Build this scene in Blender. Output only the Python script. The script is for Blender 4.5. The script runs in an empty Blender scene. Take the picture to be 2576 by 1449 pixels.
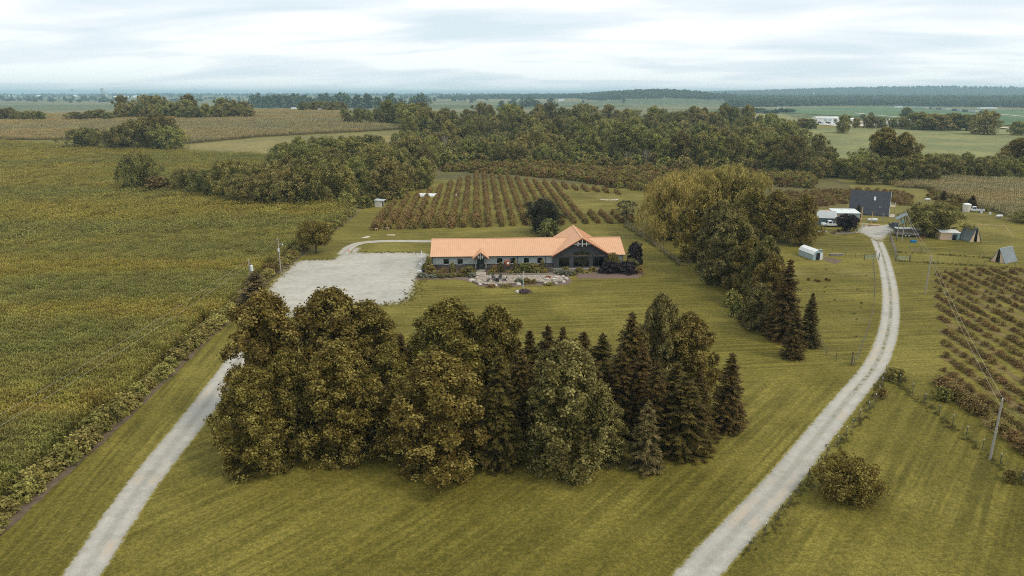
import bpy, bmesh, math, random
import numpy as np
from mathutils import Vector, Matrix

R = math.radians
random.seed(7)
sc = bpy.context.scene
C = sc.collection

# ---------------------------------------------------------------- camera
PITCH = R(15.75); CAMH = 40.0; FPX = 1736.0; CU, CV = 1288.0, 724.5
cd = bpy.data.cameras.new('camera'); cd.sensor_width = 36; cd.lens = 36 * FPX / 2576
cd.clip_start = 0.5; cd.clip_end = 90000
cam = bpy.data.objects.new('camera', cd); C.objects.link(cam)
cam.location = (0, 0, CAMH); cam.rotation_euler = (math.pi / 2 - PITCH, 0, 0)
sc.camera = cam

# ---------------------------------------------------------------- sky, sun, exposure
SUN_EL, SUN_AZ = R(50), R(112)            # azimuth from +Y towards +X
w = bpy.data.worlds.new('World'); sc.world = w; w.use_nodes = True
nt = w.node_tree; nt.nodes.clear()
def wn(t, **k):
    n = nt.nodes.new(t)
    for a, b in k.items(): setattr(n, a, b)
    return n
def wl(a, b): nt.links.new(a, b)
wo = wn('ShaderNodeOutputWorld'); sky = wn('ShaderNodeTexSky', sky_type='NISHITA', sun_disc=False)
sky.sun_elevation = SUN_EL; sky.sun_rotation = SUN_AZ; sky.altitude = 200; sky.dust_density = 2.0
bg1 = wn('ShaderNodeBackground'); bg1.inputs[1].default_value = 0.10; wl(sky.outputs[0], bg1.inputs[0])
bg2 = wn('ShaderNodeBackground'); bg2.inputs[1].default_value = 1.04
tc = wn('ShaderNodeTexCoord'); sep = wn('ShaderNodeSeparateXYZ'); wl(tc.outputs['Generated'], sep.inputs[0])
def wm(op, a, b=None):
    n = wn('ShaderNodeMath', operation=op)
    for i, x in enumerate((a, b)):
        if x is None: continue
        if isinstance(x, (int, float)): n.inputs[i].default_value = x
        else: wl(x, n.inputs[i])
    return n.outputs[0]
zz = wm('ADD', wm('MAXIMUM', sep.outputs[2], 0.0), 0.11)
cx_ = wm('DIVIDE', sep.outputs[0], zz); cy_ = wm('DIVIDE', sep.outputs[1], zz)
comb = wn('ShaderNodeCombineXYZ'); wl(wm('MULTIPLY', cx_, 0.62), comb.inputs[0]); wl(wm('ADD', wm('MULTIPLY', cy_, 1.15), wm('MULTIPLY', cx_, 0.16)), comb.inputs[1])
n1 = wn('ShaderNodeTexNoise'); n1.inputs['Scale'].default_value = 0.95; n1.inputs['Detail'].default_value = 7; n1.inputs['Roughness'].default_value = 0.5; n1.inputs['Distortion'].default_value = 0.35
wl(comb.outputs[0], n1.inputs['Vector'])
cr = wn('ShaderNodeValToRGB'); wl(n1.outputs[0], cr.inputs[0])
e = cr.color_ramp.elements
e[0].position = 0.33; e[0].color = (0.60, 0.71, 0.77, 1)
e[1].position = 0.55; e[1].color = (0.97, 1.0, 0.99, 1)
x = e.new(0.46); x.color = (0.78, 0.83, 0.875, 1)
# thinner, bluer cloud low over the horizon all the way round
low = wn('ShaderNodeMapRange'); low.clamp = True; wl(sep.outputs[2], low.inputs[0])
for i, v_ in ((1, 0.01), (2, 0.17), (3, 0.42), (4, 0.0)): low.inputs[i].default_value = v_
mxl = wn('ShaderNodeMix', data_type='RGBA'); wl(low.outputs[0], mxl.inputs[0]); wl(cr.outputs[0], mxl.inputs[6]); mxl.inputs[7].default_value = (0.83, 0.91, 0.935, 1)
wl(mxl.outputs[2], bg2.inputs[0])
mx = wn('ShaderNodeMixShader'); mx.inputs[0].default_value = 0.93
wl(bg1.outputs[0], mx.inputs[1]); wl(bg2.outputs[0], mx.inputs[2]); wl(mx.outputs[0], wo.inputs[0])

sd = bpy.data.lights.new('sun', 'SUN'); sd.energy = 1.5; sd.angle = R(14); sd.color = (1, 0.90, 0.74)
so = bpy.data.objects.new('sun', sd); C.objects.link(so)
sv = Vector((math.cos(SUN_EL) * math.sin(SUN_AZ), math.cos(SUN_EL) * math.cos(SUN_AZ), math.sin(SUN_EL)))
so.rotation_euler = sv.to_track_quat('Z', 'Y').to_euler(); so.location = (60, -20, 90)
vs = sc.view_settings; vs.view_transform = 'Standard'; vs.look = 'None'; vs.exposure = 0.22; vs.gamma = 1
vs.use_curve_mapping = False
cy = sc.cycles
cy.max_bounces = 5; cy.diffuse_bounces = 3; cy.glossy_bounces = 2; cy.transmission_bounces = 3; cy.transparent_max_bounces = 6; cy.volume_bounces = 0
cy.use_denoising = False; cy.use_adaptive_sampling = False; cy.filter_width = 1.0; cy.caustics_reflective = False; cy.caustics_refractive = False
try: cy.denoiser = 'OPENIMAGEDENOISE'
except Exception: pass

# ---------------------------------------------------------------- terrain and pixel geometry
HILLS = [(-420, 720, 320, 170, 12), (-310, 1050, 250, 200, 13), (330, 820, 260, 160, 5), (100, 900, 400, 250, 5),
         (700, 4000, 190, 420, 33), (1000, 4050, 160, 400, 24), (250, 4600, 450, 420, 12), (4700, 8500, 1700, 900, 58), (7400, 8300, 2600, 900, 72),
         (-3000, 7500, 3000, 1500, 16), (1500, 2500, 900, 900, -10)]
def T(x, y):
    x = np.asarray(x, float); y = np.asarray(y, float)
    z = np.zeros(np.broadcast(x, y).shape)
    for cx, cyy, sx, sy, a in HILLS:
        z = z + a * np.exp(-((x - cx) / sx) ** 2 / 2 - ((y - cyy) / sy) ** 2 / 2)
    m = np.clip((y - 200) / 150, 0, 1); m = m * m * (3 - 2 * m)
    m2 = np.clip((y - 260) / 300, 0, 1); m2 = m2 * m2 * (3 - 2 * m2)
    return z * m + m2 * 1.3 * np.sin(x / 140 + 1) * np.sin(y / 120)
def ray(u, v):
    dx = (u - CU) / FPX; dy = (CV - v) / FPX
    return dx, math.cos(PITCH) + dy * math.sin(PITCH), -math.sin(PITCH) + dy * math.cos(PITCH)
def G(u, v):
    """ground point of a photo pixel (2576 x 1449 frame)"""
    dx, dy, dz = ray(u, v)
    if dz > -0.0012: dz = -0.0012
    s0 = CAMH / -dz
    if s0 * dy < 190: return Vector((s0 * dx, s0 * dy, 0))
    ts = np.geomspace(min(150, s0 * 0.5), s0 * 1.6, 260)
    d = CAMH + ts * dz - T(ts * dx, ts * dy)
    k = int(np.argmax(d < 0)) if (d < 0).any() else len(ts) - 1
    a, b = ts[max(k - 1, 0)], ts[k]
    for _ in range(14):
        m = (a + b) / 2
        if CAMH + m * dz - float(T(m * dx, m * dy)) < 0: b = m
        else: a = m
    return Vector((b * dx, b * dy, float(T(b * dx, b * dy))))
def zat(u, v, y):
    dx, dy, dz = ray(u, v); return CAMH + y * dz / dy
def mpp(p):
    return (p[1] * math.cos(PITCH) + (CAMH - p[2]) * math.sin(PITCH)) / FPX
def gz(x, y): return float(T(x, y))
def onframe(x, y, margin=0.25):
    """keep only what the photo could plausibly see, with room to step aside"""
    return (np.abs(x) < (0.742 + margin) * (y * 0.9625 + 11) ) & (y > 20)

# ---------------------------------------------------------------- node materials
class M:
    def __init__(s, name):
        s.m = bpy.data.materials.new(name); s.m.use_nodes = True; s.t = s.m.node_tree; s.t.nodes.clear()
        s.out = s.t.nodes.new('ShaderNodeOutputMaterial')
    def n(s, typ, ins=None, **k):
        nd = s.t.nodes.new('ShaderNode' + typ)
        for a, b in k.items(): setattr(nd, a, b)
        for key, v in (ins or {}).items(): s.set(nd.inputs[key], v)
        return nd
    def set(s, sock, v):
        if hasattr(v, 'is_linked') or isinstance(v, bpy.types.NodeSocket): s.t.links.new(v, sock)
        elif isinstance(v, tuple) and len(v) == 3 and sock.type == 'RGBA': sock.default_value = v + (1,)
        else: sock.default_value = v
    def math(s, op, a, b=0.0, c=None):
        nd = s.n('Math', operation=op); s.set(nd.inputs[0], a); s.set(nd.inputs[1], b)
        if c is not None: s.set(nd.inputs[2], c)
        return nd.outputs[0]
    def mix(s, f, a, b, mode='MIX'):
        nd = s.n('Mix', data_type='RGBA', blend_type=mode); s.set(nd.inputs[0], f); s.set(nd.inputs[6], a); s.set(nd.inputs[7], b)
        return nd.outputs[2]
    def pos(s): return s.n('NewGeometry').outputs['Position']
    def obj(s): return s.n('TexCoord').outputs['Object']
    def noise(s, scale, detail=4, rough=0.55, vec=None, dist=0.0):
        nd = s.n('TexNoise', {'Scale': scale, 'Detail': detail, 'Roughness': rough, 'Distortion': dist})
        s.set(nd.inputs['Vector'], vec if vec is not None else s.pos()); return nd.outputs[0]
    def scalev(s, vec, v3, rot=0.0):
        nd = s.n('Mapping'); s.set(nd.inputs[0], vec); nd.inputs['Scale'].default_value = v3; nd.inputs['Rotation'].default_value = (0, 0, rot); return nd.outputs[0]
    def step(s, v, a, b, lo=0.0, hi=1.0):
        nd = s.n('MapRange', clamp=True, interpolation_type='SMOOTHSTEP'); s.set(nd.inputs[0], v)
        for i, q in ((1, a), (2, b), (3, lo), (4, hi)): nd.inputs[i].default_value = q
        return nd.outputs[0]
    def ramp(s, f, stops):
        nd = s.n('ValToRGB'); s.set(nd.inputs[0], f); e = nd.color_ramp.elements
        for i, (p, c) in enumerate(stops):
            q = e[i] if i < 2 else e.new(p)
            q.position = p; q.color = c + (1,)
        return nd.outputs[0]
    def bump(s, h, strength=0.3, dist=0.05):
        nd = s.n('Bump', {'Strength': strength, 'Distance': dist, 'Height': h}); return nd.outputs[0]
    def bsdf(s, col, rough=0.8, metal=0.0, spec=0.3, normal=None):
        nd = s.n('BsdfPrincipled'); s.set(nd.inputs['Base Color'], col); s.set(nd.inputs['Roughness'], rough)
        nd.inputs['Metallic'].default_value = metal; nd.inputs['Specular IOR Level'].default_value = spec
        if normal is not None: s.set(nd.inputs['Normal'], normal)
        return nd.outputs[0]
    def done(s, sh): s.t.links.new(sh, s.out.inputs[0]); return s.m

def plain(name, col, rough=0.7, metal=0.0, var=0.18, scale=3.0, spec=0.3):
    m = M(name); v = m.noise(scale, 5, 0.6, m.obj())
    d = tuple(c * (1 - var) for c in col); l = tuple(min(1, c * (1 + var)) for c in col)
    return m.done(m.bsdf(m.ramp(v, [(0.3, d), (0.7, l)]), rough, metal, spec))

def foliage(name, dark, mid, light, transl=0.22, huevar=0.03, valvar=0.25, patch=None):
    transl = min(0.4, transl * 1.35)
    m = M(name); at = m.n('Attribute', attribute_name='tint')
    c = m.ramp(at.outputs['Fac'], [(0.1, dark), (0.9, light), (0.5, mid)])
    if patch:                                     # slow drift of ripeness over a field
        sc_, pa, pb = patch
        c = m.mix(m.step(m.noise(1.0, 5, 0.62, m.scalev(m.pos(), sc_, 0.06), 0.6), 0.40, 0.60), m.mix(1.0, c, pa, 'MULTIPLY'), m.mix(1.0, c, pb, 'MULTIPLY'))
    oi = m.n('ObjectInfo'); rnd = oi.outputs['Random']
    hs = m.n('HueSaturation'); m.set(hs.inputs['Color'], c)
    m.set(hs.inputs['Hue'], m.math('ADD', m.math('MULTIPLY', rnd, huevar * 2), 0.5 - huevar))
    r2 = m.math('FRACT', m.math('MULTIPLY', rnd, 37.7))
    m.set(hs.inputs['Value'], m.math('ADD', m.math('MULTIPLY', r2, valvar * 2), 1 - valvar))
    b = m.bsdf(hs.outputs[0], 0.6, 0, 0.07)
    tr = m.n('BsdfTranslucent'); m.set(tr.inputs[0], hs.outputs[0])
    mxs = m.n('MixShader', {0: transl}); m.set(mxs.inputs[1], b); m.set(mxs.inputs[2], tr.outputs[0])
    return m.done(mxs.outputs[0])

MT = {}
MT['syc'] = foliage('sycamore_leaves', (0.080, 0.059, 0.013), (0.193, 0.144, 0.029), (0.455, 0.381, 0.109), 0.32, 0.008, 0.1)
MT['sycl'] = foliage('pale_sycamore_leaves', (0.068, 0.058, 0.016), (0.167, 0.143, 0.041), (0.369, 0.323, 0.115), 0.22, 0.01, 0.15)
MT['spruce'] = foliage('spruce_needles', (0.035, 0.024, 0.007), (0.072, 0.052, 0.014), (0.125, 0.089, 0.022), 0.08, 0.015, 0.25)
MT['willow'] = foliage('willow_leaves', (0.185, 0.153, 0.039), (0.373, 0.293, 0.081), (0.591, 0.460, 0.144), 0.25, 0.01, 0.15)
MT['wood'] = foliage('woodland_leaves', (0.101, 0.097, 0.028), (0.218, 0.196, 0.055), (0.407, 0.360, 0.103), 0.2, 0.025, 0.28)
MT['far'] = foliage('distant_leaves', (0.060, 0.084, 0.038), (0.105, 0.140, 0.060), (0.175, 0.219, 0.096), 0.15, 0.02, 0.25)
MT['pine'] = foliage('pine_needles', (0.022, 0.022, 0.014), (0.042, 0.040, 0.023), (0.072, 0.066, 0.036), 0.08, 0.01, 0.15)
MT['orch'] = foliage('orchard_leaves', (0.153, 0.107, 0.039), (0.291, 0.201, 0.068), (0.480, 0.331, 0.116), 0.2, 0.02, 0.22)
MT['berry'] = foliage('berry_leaves', (0.125, 0.088, 0.032), (0.252, 0.172, 0.059), (0.400, 0.296, 0.105), 0.2, 0.02, 0.25)
MT['scrub'] = foliage('scrub_leaves', (0.124, 0.098, 0.030), (0.231, 0.181, 0.052), (0.382, 0.299, 0.083), 0.2, 0.035, 0.3)
MT['hedge'] = foliage('goldenrod_leaves', (0.167, 0.146, 0.045), (0.304, 0.268, 0.079), (0.512, 0.442, 0.129), 0.22, 0.015, 0.2)
MT['purple'] = foliage('purple_leaves', (0.014, 0.011, 0.012), (0.031, 0.023, 0.025), (0.060, 0.044, 0.046), 0.12, 0.01, 0.2)
MT['silver'] = foliage('silver_leaves', (0.14, 0.145, 0.10), (0.24, 0.245, 0.17), (0.36, 0.36, 0.27), 0.2, 0.01, 0.15)
MT['yellow'] = foliage('yellow_leaves', (0.19, 0.16, 0.02), (0.33, 0.28, 0.03), (0.48, 0.42, 0.06), 0.2, 0.01, 0.15)
MT['bright'] = foliage('bright_green_leaves', (0.10, 0.10, 0.03), (0.19, 0.18, 0.06), (0.30, 0.285, 0.11), 0.25, 0.01, 0.15)
MT['mauve'] = foliage('mauve_flowers', (0.10, 0.07, 0.07), (0.19, 0.13, 0.14), (0.34, 0.25, 0.28), 0.2, 0.01, 0.15)
MT['corn'] = foliage('corn_leaves', (0.165, 0.145, 0.032), (0.290, 0.252, 0.062), (0.45, 0.378, 0.115), 0.22, 0.012, 0.2,
                     ((0.0065, 0.030, 0.0), (1.13, 1.07, 0.86), (0.84, 0.92, 0.95)))
MT['ripe'] = foliage('ripe_corn_leaves', (0.184, 0.157, 0.069), (0.369, 0.302, 0.140), (0.601, 0.490, 0.255), 0.2, 0.012, 0.15,
                     ((0.004, 0.02, 0.0), (1.1, 1.02, 0.9), (0.88, 0.95, 1.0)))
MT['weed'] = foliage('weed_blades', (0.083, 0.072, 0.024), (0.165, 0.150, 0.045), (0.315, 0.270, 0.098), 0.2, 0.02, 0.3)
MT['hutgrey'] = plain('grey_hut_roof', (0.19, 0.225, 0.235), 0.6, 0.1, 0.15, 1.0)
MT['bark'] = plain('bark', (0.10, 0.078, 0.055), 0.9, 0, 0.4, 6)
MT['palebark'] = plain('pale_bark', (0.27, 0.235, 0.18), 0.9, 0, 0.35, 5)
MT['polewood'] = plain('weathered_pole_wood', (0.33, 0.31, 0.27), 0.85, 0, 0.2, 4)
MT['fencewood'] = plain('fence_wood', (0.13, 0.105, 0.075), 0.9, 0, 0.35, 5)
MT['greywood'] = plain('grey_fence_wood', (0.25, 0.225, 0.19), 0.9, 0, 0.3, 5)
MT['lumber'] = plain('fresh_lumber', (0.52, 0.36, 0.19), 0.8, 0, 0.2, 3)
MT['tan'] = plain('tan_plywood', (0.60, 0.45, 0.30), 0.85, 0, 0.15, 2)
MT['tpost'] = plain('steel_post', (0.09, 0.11, 0.09), 0.6, 0.3, 0.2)
MT['galv'] = plain('galvanised_steel', (0.40, 0.45, 0.46), 0.45, 0.5, 0.15)
MT['wire'] = plain('wire', (0.42, 0.40, 0.34), 0.6, 0.2, 0.1)
MT['white'] = plain('white_paint', (0.76, 0.78, 0.77), 0.5, 0, 0.07, 1.5)
MT['offwhite'] = plain('off_white_metal', (0.62, 0.66, 0.65), 0.55, 0, 0.1, 1.0)
MT['paleblue'] = plain('pale_blue_metal', (0.36, 0.46, 0.49), 0.5, 0.1, 0.12, 1.0)
MT['teal'] = plain('teal_steel', (0.22, 0.37, 0.36), 0.5, 0.3, 0.15, 1.0)
MT['blue'] = plain('blue_plastic', (0.02, 0.20, 0.42), 0.4, 0, 0.1)
MT['navy'] = plain('dark_plastic', (0.015, 0.025, 0.045), 0.5, 0, 0.2)
MT['black'] = plain('black_rubber_and_shade', (0.014, 0.014, 0.015), 0.7, 0, 0.3)  # tyres, and the shade painted as black panels on the sheds
MT['darkmetal'] = plain('dark_metal', (0.035, 0.037, 0.038), 0.5, 0.4, 0.2)
MT['orange'] = plain('orange_plastic', (0.75, 0.17, 0.06), 0.5, 0, 0.1)
MT['rust'] = plain('rusty_steel', (0.26, 0.085, 0.04), 0.75, 0.2, 0.35, 2.5)
MT['stonelight'] = plain('pale_stone', (0.52, 0.48, 0.42), 0.9, 0, 0.22, 2.0)
MT['soil'] = plain('bare_soil', (0.13, 0.095, 0.06), 0.95, 0, 0.35, 1.2)
MT['mulch'] = plain('bark_mulch', (0.16, 0.11, 0.085), 0.95, 0, 0.45, 9)
MT['timber'] = plain('grey_timber', (0.155, 0.135, 0.11), 0.85, 0, 0.3, 5)
MT['skin'] = plain('grey_trim', (0.42, 0.41, 0.38), 0.7, 0, 0.1)

# ---------------------------------------------------------------- mesh helpers
class MB:
    def __init__(s): s.v = []; s.f = []; s.m = []
    def face(s, pts, mi=0):
        k = len(s.v); s.v += [tuple(p) for p in pts]; s.f.append(tuple(range(k, k + len(pts)))); s.m.append(mi); return s
    def hexa(s, b, t, mi=0):
        k = len(s.v); s.v += [tuple(p) for p in b] + [tuple(p) for p in t]; n = len(b)
        s.f.append(tuple(range(k + n - 1, k - 1, -1))); s.f.append(tuple(range(k + n, k + 2 * n)))
        for i in range(n): j = (i + 1) % n; s.f.append((k + i, k + j, k + n + j, k + n + i))
        s.m += [mi] * (n + 2); return s
    def box(s, x, y, z, sx, sy, sz, mi=0, rz=0.0):
        """centre x,y; bottom z"""
        c, q = math.cos(rz), math.sin(rz); P = []
        for a, b in ((-1, -1), (1, -1), (1, 1), (-1, 1)):
            px, py = a * sx / 2, b * sy / 2; P.append((x + px * c - py * q, y + px * q + py * c))
        return s.hexa([(a, b, z) for a, b in P], [(a, b, z + sz) for a, b in P], mi)
    def slab(s, q, th, mi=0):
        """quad given by its upper face, thickness straight down"""
        return s.hexa([(a, b, c - th) for a, b, c in q], q, mi)
    def tube(s, pts, rad, n=6, mi=0, cap=True):
        pts = [Vector(p) for p in pts]
        if not isinstance(rad, (list, tuple)): rad = [rad] * len(pts)
        k = len(s.v)
        for i, p in enumerate(pts):
            d = (pts[min(i + 1, len(pts) - 1)] - pts[max(i - 1, 0)]).normalized()
            a = d.orthogonal().normalized() if abs(d.z) < 0.95 else Vector((1, 0, 0)); a = (a - a.dot(d) * d).normalized(); b = d.cross(a)
            for j in range(n):
                an = 2 * math.pi * j / n; s.v.append(tuple(p + (a * math.cos(an) + b * math.sin(an)) * rad[i]))
        for i in range(len(pts) - 1):
            for j in range(n):
                j2 = (j + 1) % n; s.f.append((k + i * n + j, k + i * n + j2, k + (i + 1) * n + j2, k + (i + 1) * n + j)); s.m.append(mi)
        if cap:
            s.f.append(tuple(k + j for j in range(n - 1, -1, -1))); s.m.append(mi)
            e = k + (len(pts) - 1) * n; s.f.append(tuple(e + j for j in range(n))); s.m.append(mi)
        return s
    def rock(s, x, y, z, r, mi=0, flat=0.7, seed=0):
        rg = random.Random(seed); k = len(s.v); ring = 7
        s.v.append((x, y, z - r * 0.2))
        for zz, rr in ((0.1, 0.95), (0.55, 0.85), (0.85, 0.5)):
            for j in range(ring):
                a = 2 * math.pi * j / ring + rg.uniform(-.2, .2); q = r * rr * rg.uniform(.8, 1.15)
                s.v.append((x + math.cos(a) * q, y + math.sin(a) * q, z + zz * r * flat * 1.3 * rg.uniform(.85, 1.1)))
        s.v.append((x, y, z + r * flat * 1.25))
        for j in range(ring):
            j2 = (j + 1) % ring; s.f.append((k, k + 1 + j2, k + 1 + j)); s.m.append(mi)
            for q in range(2):
                o = k + 1 + q * ring; s.f.append((o + j, o + j2, o + ring + j2, o + ring + j)); s.m.append(mi)
            o = k + 1 + 2 * ring; s.f.append((o + j, o + j2, k + 1 + 3 * ring)); s.m.append(mi)
        return s
    def mesh(s, name, mats):
        me = bpy.data.meshes.new(name); me.from_pydata(s.v, [], s.f)
        for m in (mats if isinstance(mats, (list, tuple)) else [mats]): me.materials.append(m)
        if any(s.m): me.polygons.foreach_set('material_index', s.m)
        me.update(); return me

def thing(name, label, cat, loc=(0, 0, 0), rz=0.0, group=None, mesh=None, scale=None):
    o = bpy.data.objects.new(name, mesh); C.objects.link(o)
    o.location = loc; o.rotation_euler = (0, 0, rz); o['label'] = label; o['category'] = cat
    if group: o['group'] = group
    if scale is not None: o.scale = scale if isinstance(scale, (tuple, list)) else (scale,) * 3
    if mesh is None: o.empty_display_size = 0.3
    return o
def part(name, mesh, parent, loc=(0, 0, 0), rz=0.0, label=None, kind=None, scale=None):
    o = bpy.data.objects.new(name, mesh); C.objects.link(o); o.parent = parent; o.location = loc; o.rotation_euler = (0, 0, rz)
    if label: o['label'] = label
    if kind: o['kind'] = kind
    if scale is not None: o.scale = scale if isinstance(scale, (tuple, list)) else (scale,) * 3
    return o
def setting(name, mesh, kind='structure', label=None, cat=None):
    o = bpy.data.objects.new(name, mesh); C.objects.link(o); o['kind'] = kind
    if label: o['label'] = label
    if cat: o['category'] = cat
    return o
WORDS = 'first second third fourth fifth sixth seventh eighth ninth tenth eleventh twelfth thirteenth fourteenth fifteenth sixteenth seventeenth eighteenth nineteenth twentieth'.split()
def nth(i):
    i += 1
    if i <= 20: return WORDS[i - 1]
    return str(i) + ('th' if 10 < i % 100 < 14 else {1: 'st', 2: 'nd', 3: 'rd'}.get(i % 10, 'th'))

# ---------------------------------------------------------------- plant meshes
def unit(a): return a / np.maximum(np.linalg.norm(a, axis=1, keepdims=True), 1e-9)
def cards(P, N, L, W, rg, axis=None):
    N = unit(N); a = rg.normal(size=P.shape) if axis is None else axis
    t = unit(a - (a * N).sum(1, keepdims=True) * N); b = np.cross(N, t)
    L = np.asarray(L).reshape(-1, 1) / 2; Wd = np.asarray(W).reshape(-1, 1) / 2
    V = np.stack([P + t * L, P + b * Wd, P - t * L, P - b * Wd], 1)
    return V
def card_mesh(name, V, tint, mat):
    n = len(V); me = bpy.data.meshes.new(name)
    me.vertices.add(4 * n); me.vertices.foreach_set('co', V.reshape(-1).astype(np.float32))
    me.loops.add(4 * n); me.loops.foreach_set('vertex_index', np.arange(4 * n, dtype=np.int32))
    me.polygons.add(n); me.polygons.foreach_set('loop_start', np.arange(0, 4 * n, 4, dtype=np.int32))
    at = me.attributes.new('tint', 'FLOAT', 'POINT'); at.data.foreach_set('value', np.repeat(np.clip(tint, 0, 1), 4).astype(np.float32))
    me.materials.append(mat); me.update(calc_edges=True); me.validate(); return me
def env_syc(t): return np.minimum(1, ((t + 0.13) / 0.36)) ** 0.6 * np.maximum(1 - t, 0.0) ** 0.48 * 1.15
def env_round(t): return np.sqrt(np.maximum(0.02, 1 - (2 * t - 0.95) ** 2 / 1.15))
def env_oval(t): return np.sqrt(np.maximum(0.02, 1 - (2 * t - 0.85) ** 2 / 1.38)) * (0.86 + 0.14 * (1 - t))
def env_dome(t): return np.sqrt(np.maximum(0.02, 1 - t ** 2.0))
def crown(seed, H, Rr, z0, env, nl, nt_, nlf, leaf, wide=0.75, lobe=(0.22, 0.36), droop=0.0, hang=False, fill=0.25, tuft=0.3, ragged=0.15):
    """lobes on the envelope, tufts on the lobes, leaves in the tufts"""
    rg = np.random.default_rng(seed)
    t = (np.arange(nl) + rg.uniform(0, 1, nl)) / nl; t = t ** 0.92
    an = np.arange(nl) * 2.39996 + rg.uniform(-.5, .5, nl)
    rl = Rr * rg.uniform(lobe[0], lobe[1], nl) * (1 - 0.45 * t)
    e = np.maximum(env(t) * Rr * (1 + rg.normal(0, ragged, nl)) - rl * 0.75, 0.05)
    Cc = np.stack([np.cos(an) * e, np.sin(an) * e, z0 + (H - z0) * t - rl * 0.6 * (t > .85)], 1)
    Cc[:, 2] = np.maximum(Cc[:, 2], z0 + rl * 0.45)
    k = np.repeat(np.arange(nl), nt_)
    out = np.stack([np.cos(an), np.sin(an), np.zeros(nl)], 1)[k]
    d = unit(rg.normal(size=(len(k), 3)) + out * 0.75 + np.array([0, 0, 0.45]))
    st = np.ones((len(k), 3)); st[:, 2] = 0.85
    low = np.clip(1 - t[k] / 0.45, 0, 1) * droop
    Tp = Cc[k] + d * rl[k][:, None] * rg.uniform(0.8, 1.08, (len(k), 1)) * st
    Tp[:, 2] -= low * rl[k] * rg.uniform(0, 1.3, len(k))
    Tp[:, 2] = np.maximum(Tp[:, 2], 0.1)
    tt = rg.normal(0.47, 0.24, len(k))
    q = np.repeat(np.arange(len(k)), nlf)
    P = Tp[q] + rg.normal(size=(len(q), 3)) * tuft * (np.array([1, 1, 2.0]) if hang else 1.0)
    N = d[q] + rg.normal(size=(len(q), 3)) * 0.55 + np.array([0, 0, 0.1 if hang else 0.35])
    ax = None
    if hang: ax = np.array([0, 0, -1.0]) + d[q] * 0.35 + rg.normal(size=(len(q), 3)) * 0.25; N = d[q] + rg.normal(size=(len(q), 3)) * 0.6
    L = leaf * rg.uniform(0.7, 1.35, len(q)); Wd = L * wide * rg.uniform(0.7, 1.1, len(q))
    tin = tt[q] + rg.normal(0, 0.09, len(q))
    V = cards(P, N, L, Wd, rg, ax)
    nf = int(len(q) * fill)
    if nf:
        tf = rg.uniform(0.03, 0.9, nf); af = rg.uniform(0, 6.283, nf); rf = env(tf) * Rr * 0.62 * np.sqrt(rg.uniform(0, 1, nf))
        Pf = np.stack([np.cos(af) * rf, np.sin(af) * rf, z0 + (H - z0) * tf * 0.95], 1)
        V = np.concatenate([V, cards(Pf, rg.normal(size=(nf, 3)), leaf * 1.5 * np.ones(nf), leaf * 1.2 * np.ones(nf), rg)])
        tin = np.concatenate([tin, rg.normal(0.45, 0.15, nf)])
    return V, tin, Cc, rl
def trunk_mesh(name, H, r, Cc, seed, mat, nlimb=14, top=0.85):
    rg = random.Random(seed); b = MB()
    lean = (rg.uniform(-.02, .02) * H, rg.uniform(-.02, .02) * H)
    path = [(0, 0, -0.3), (0, 0, 0.25 * H), (lean[0], lean[1], 0.55 * H), (lean[0] * 1.5, lean[1] * 1.5, top * H)]
    b.tube(path, [r * 1.25, r * 0.9, r * 0.55, r * 0.12], 8)
    idx = list(range(len(Cc))); rg.shuffle(idx)
    for i in idx[:nlimb]:
        c = Cc[i]; z = max(0.1 * H, min(0.75 * H, c[2] - 0.25 * math.hypot(c[0], c[1]) - 0.3))
        b.tube([(0, 0, z), (c[0] * .5, c[1] * .5, z + (c[2] - z) * .42), (c[0] * .95, c[1] * .95, c[2])], [r * .38, r * .24, r * .07], 5)
    return b.mesh(name, mat)
def tree_kind(name, seed, H, Rr, z0, env, mat, bark, r=0.25, nlimb=14, **k):
    V, tin, Cc, rl = crown(seed, H, Rr, z0, env, **k)
    return {'H': H, 'R': Rr, 'crown': card_mesh(name + '_crown', V, tin, mat), 'trunk': trunk_mesh(name + '_trunk', H, r, Cc, seed, bark, nlimb)}
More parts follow.
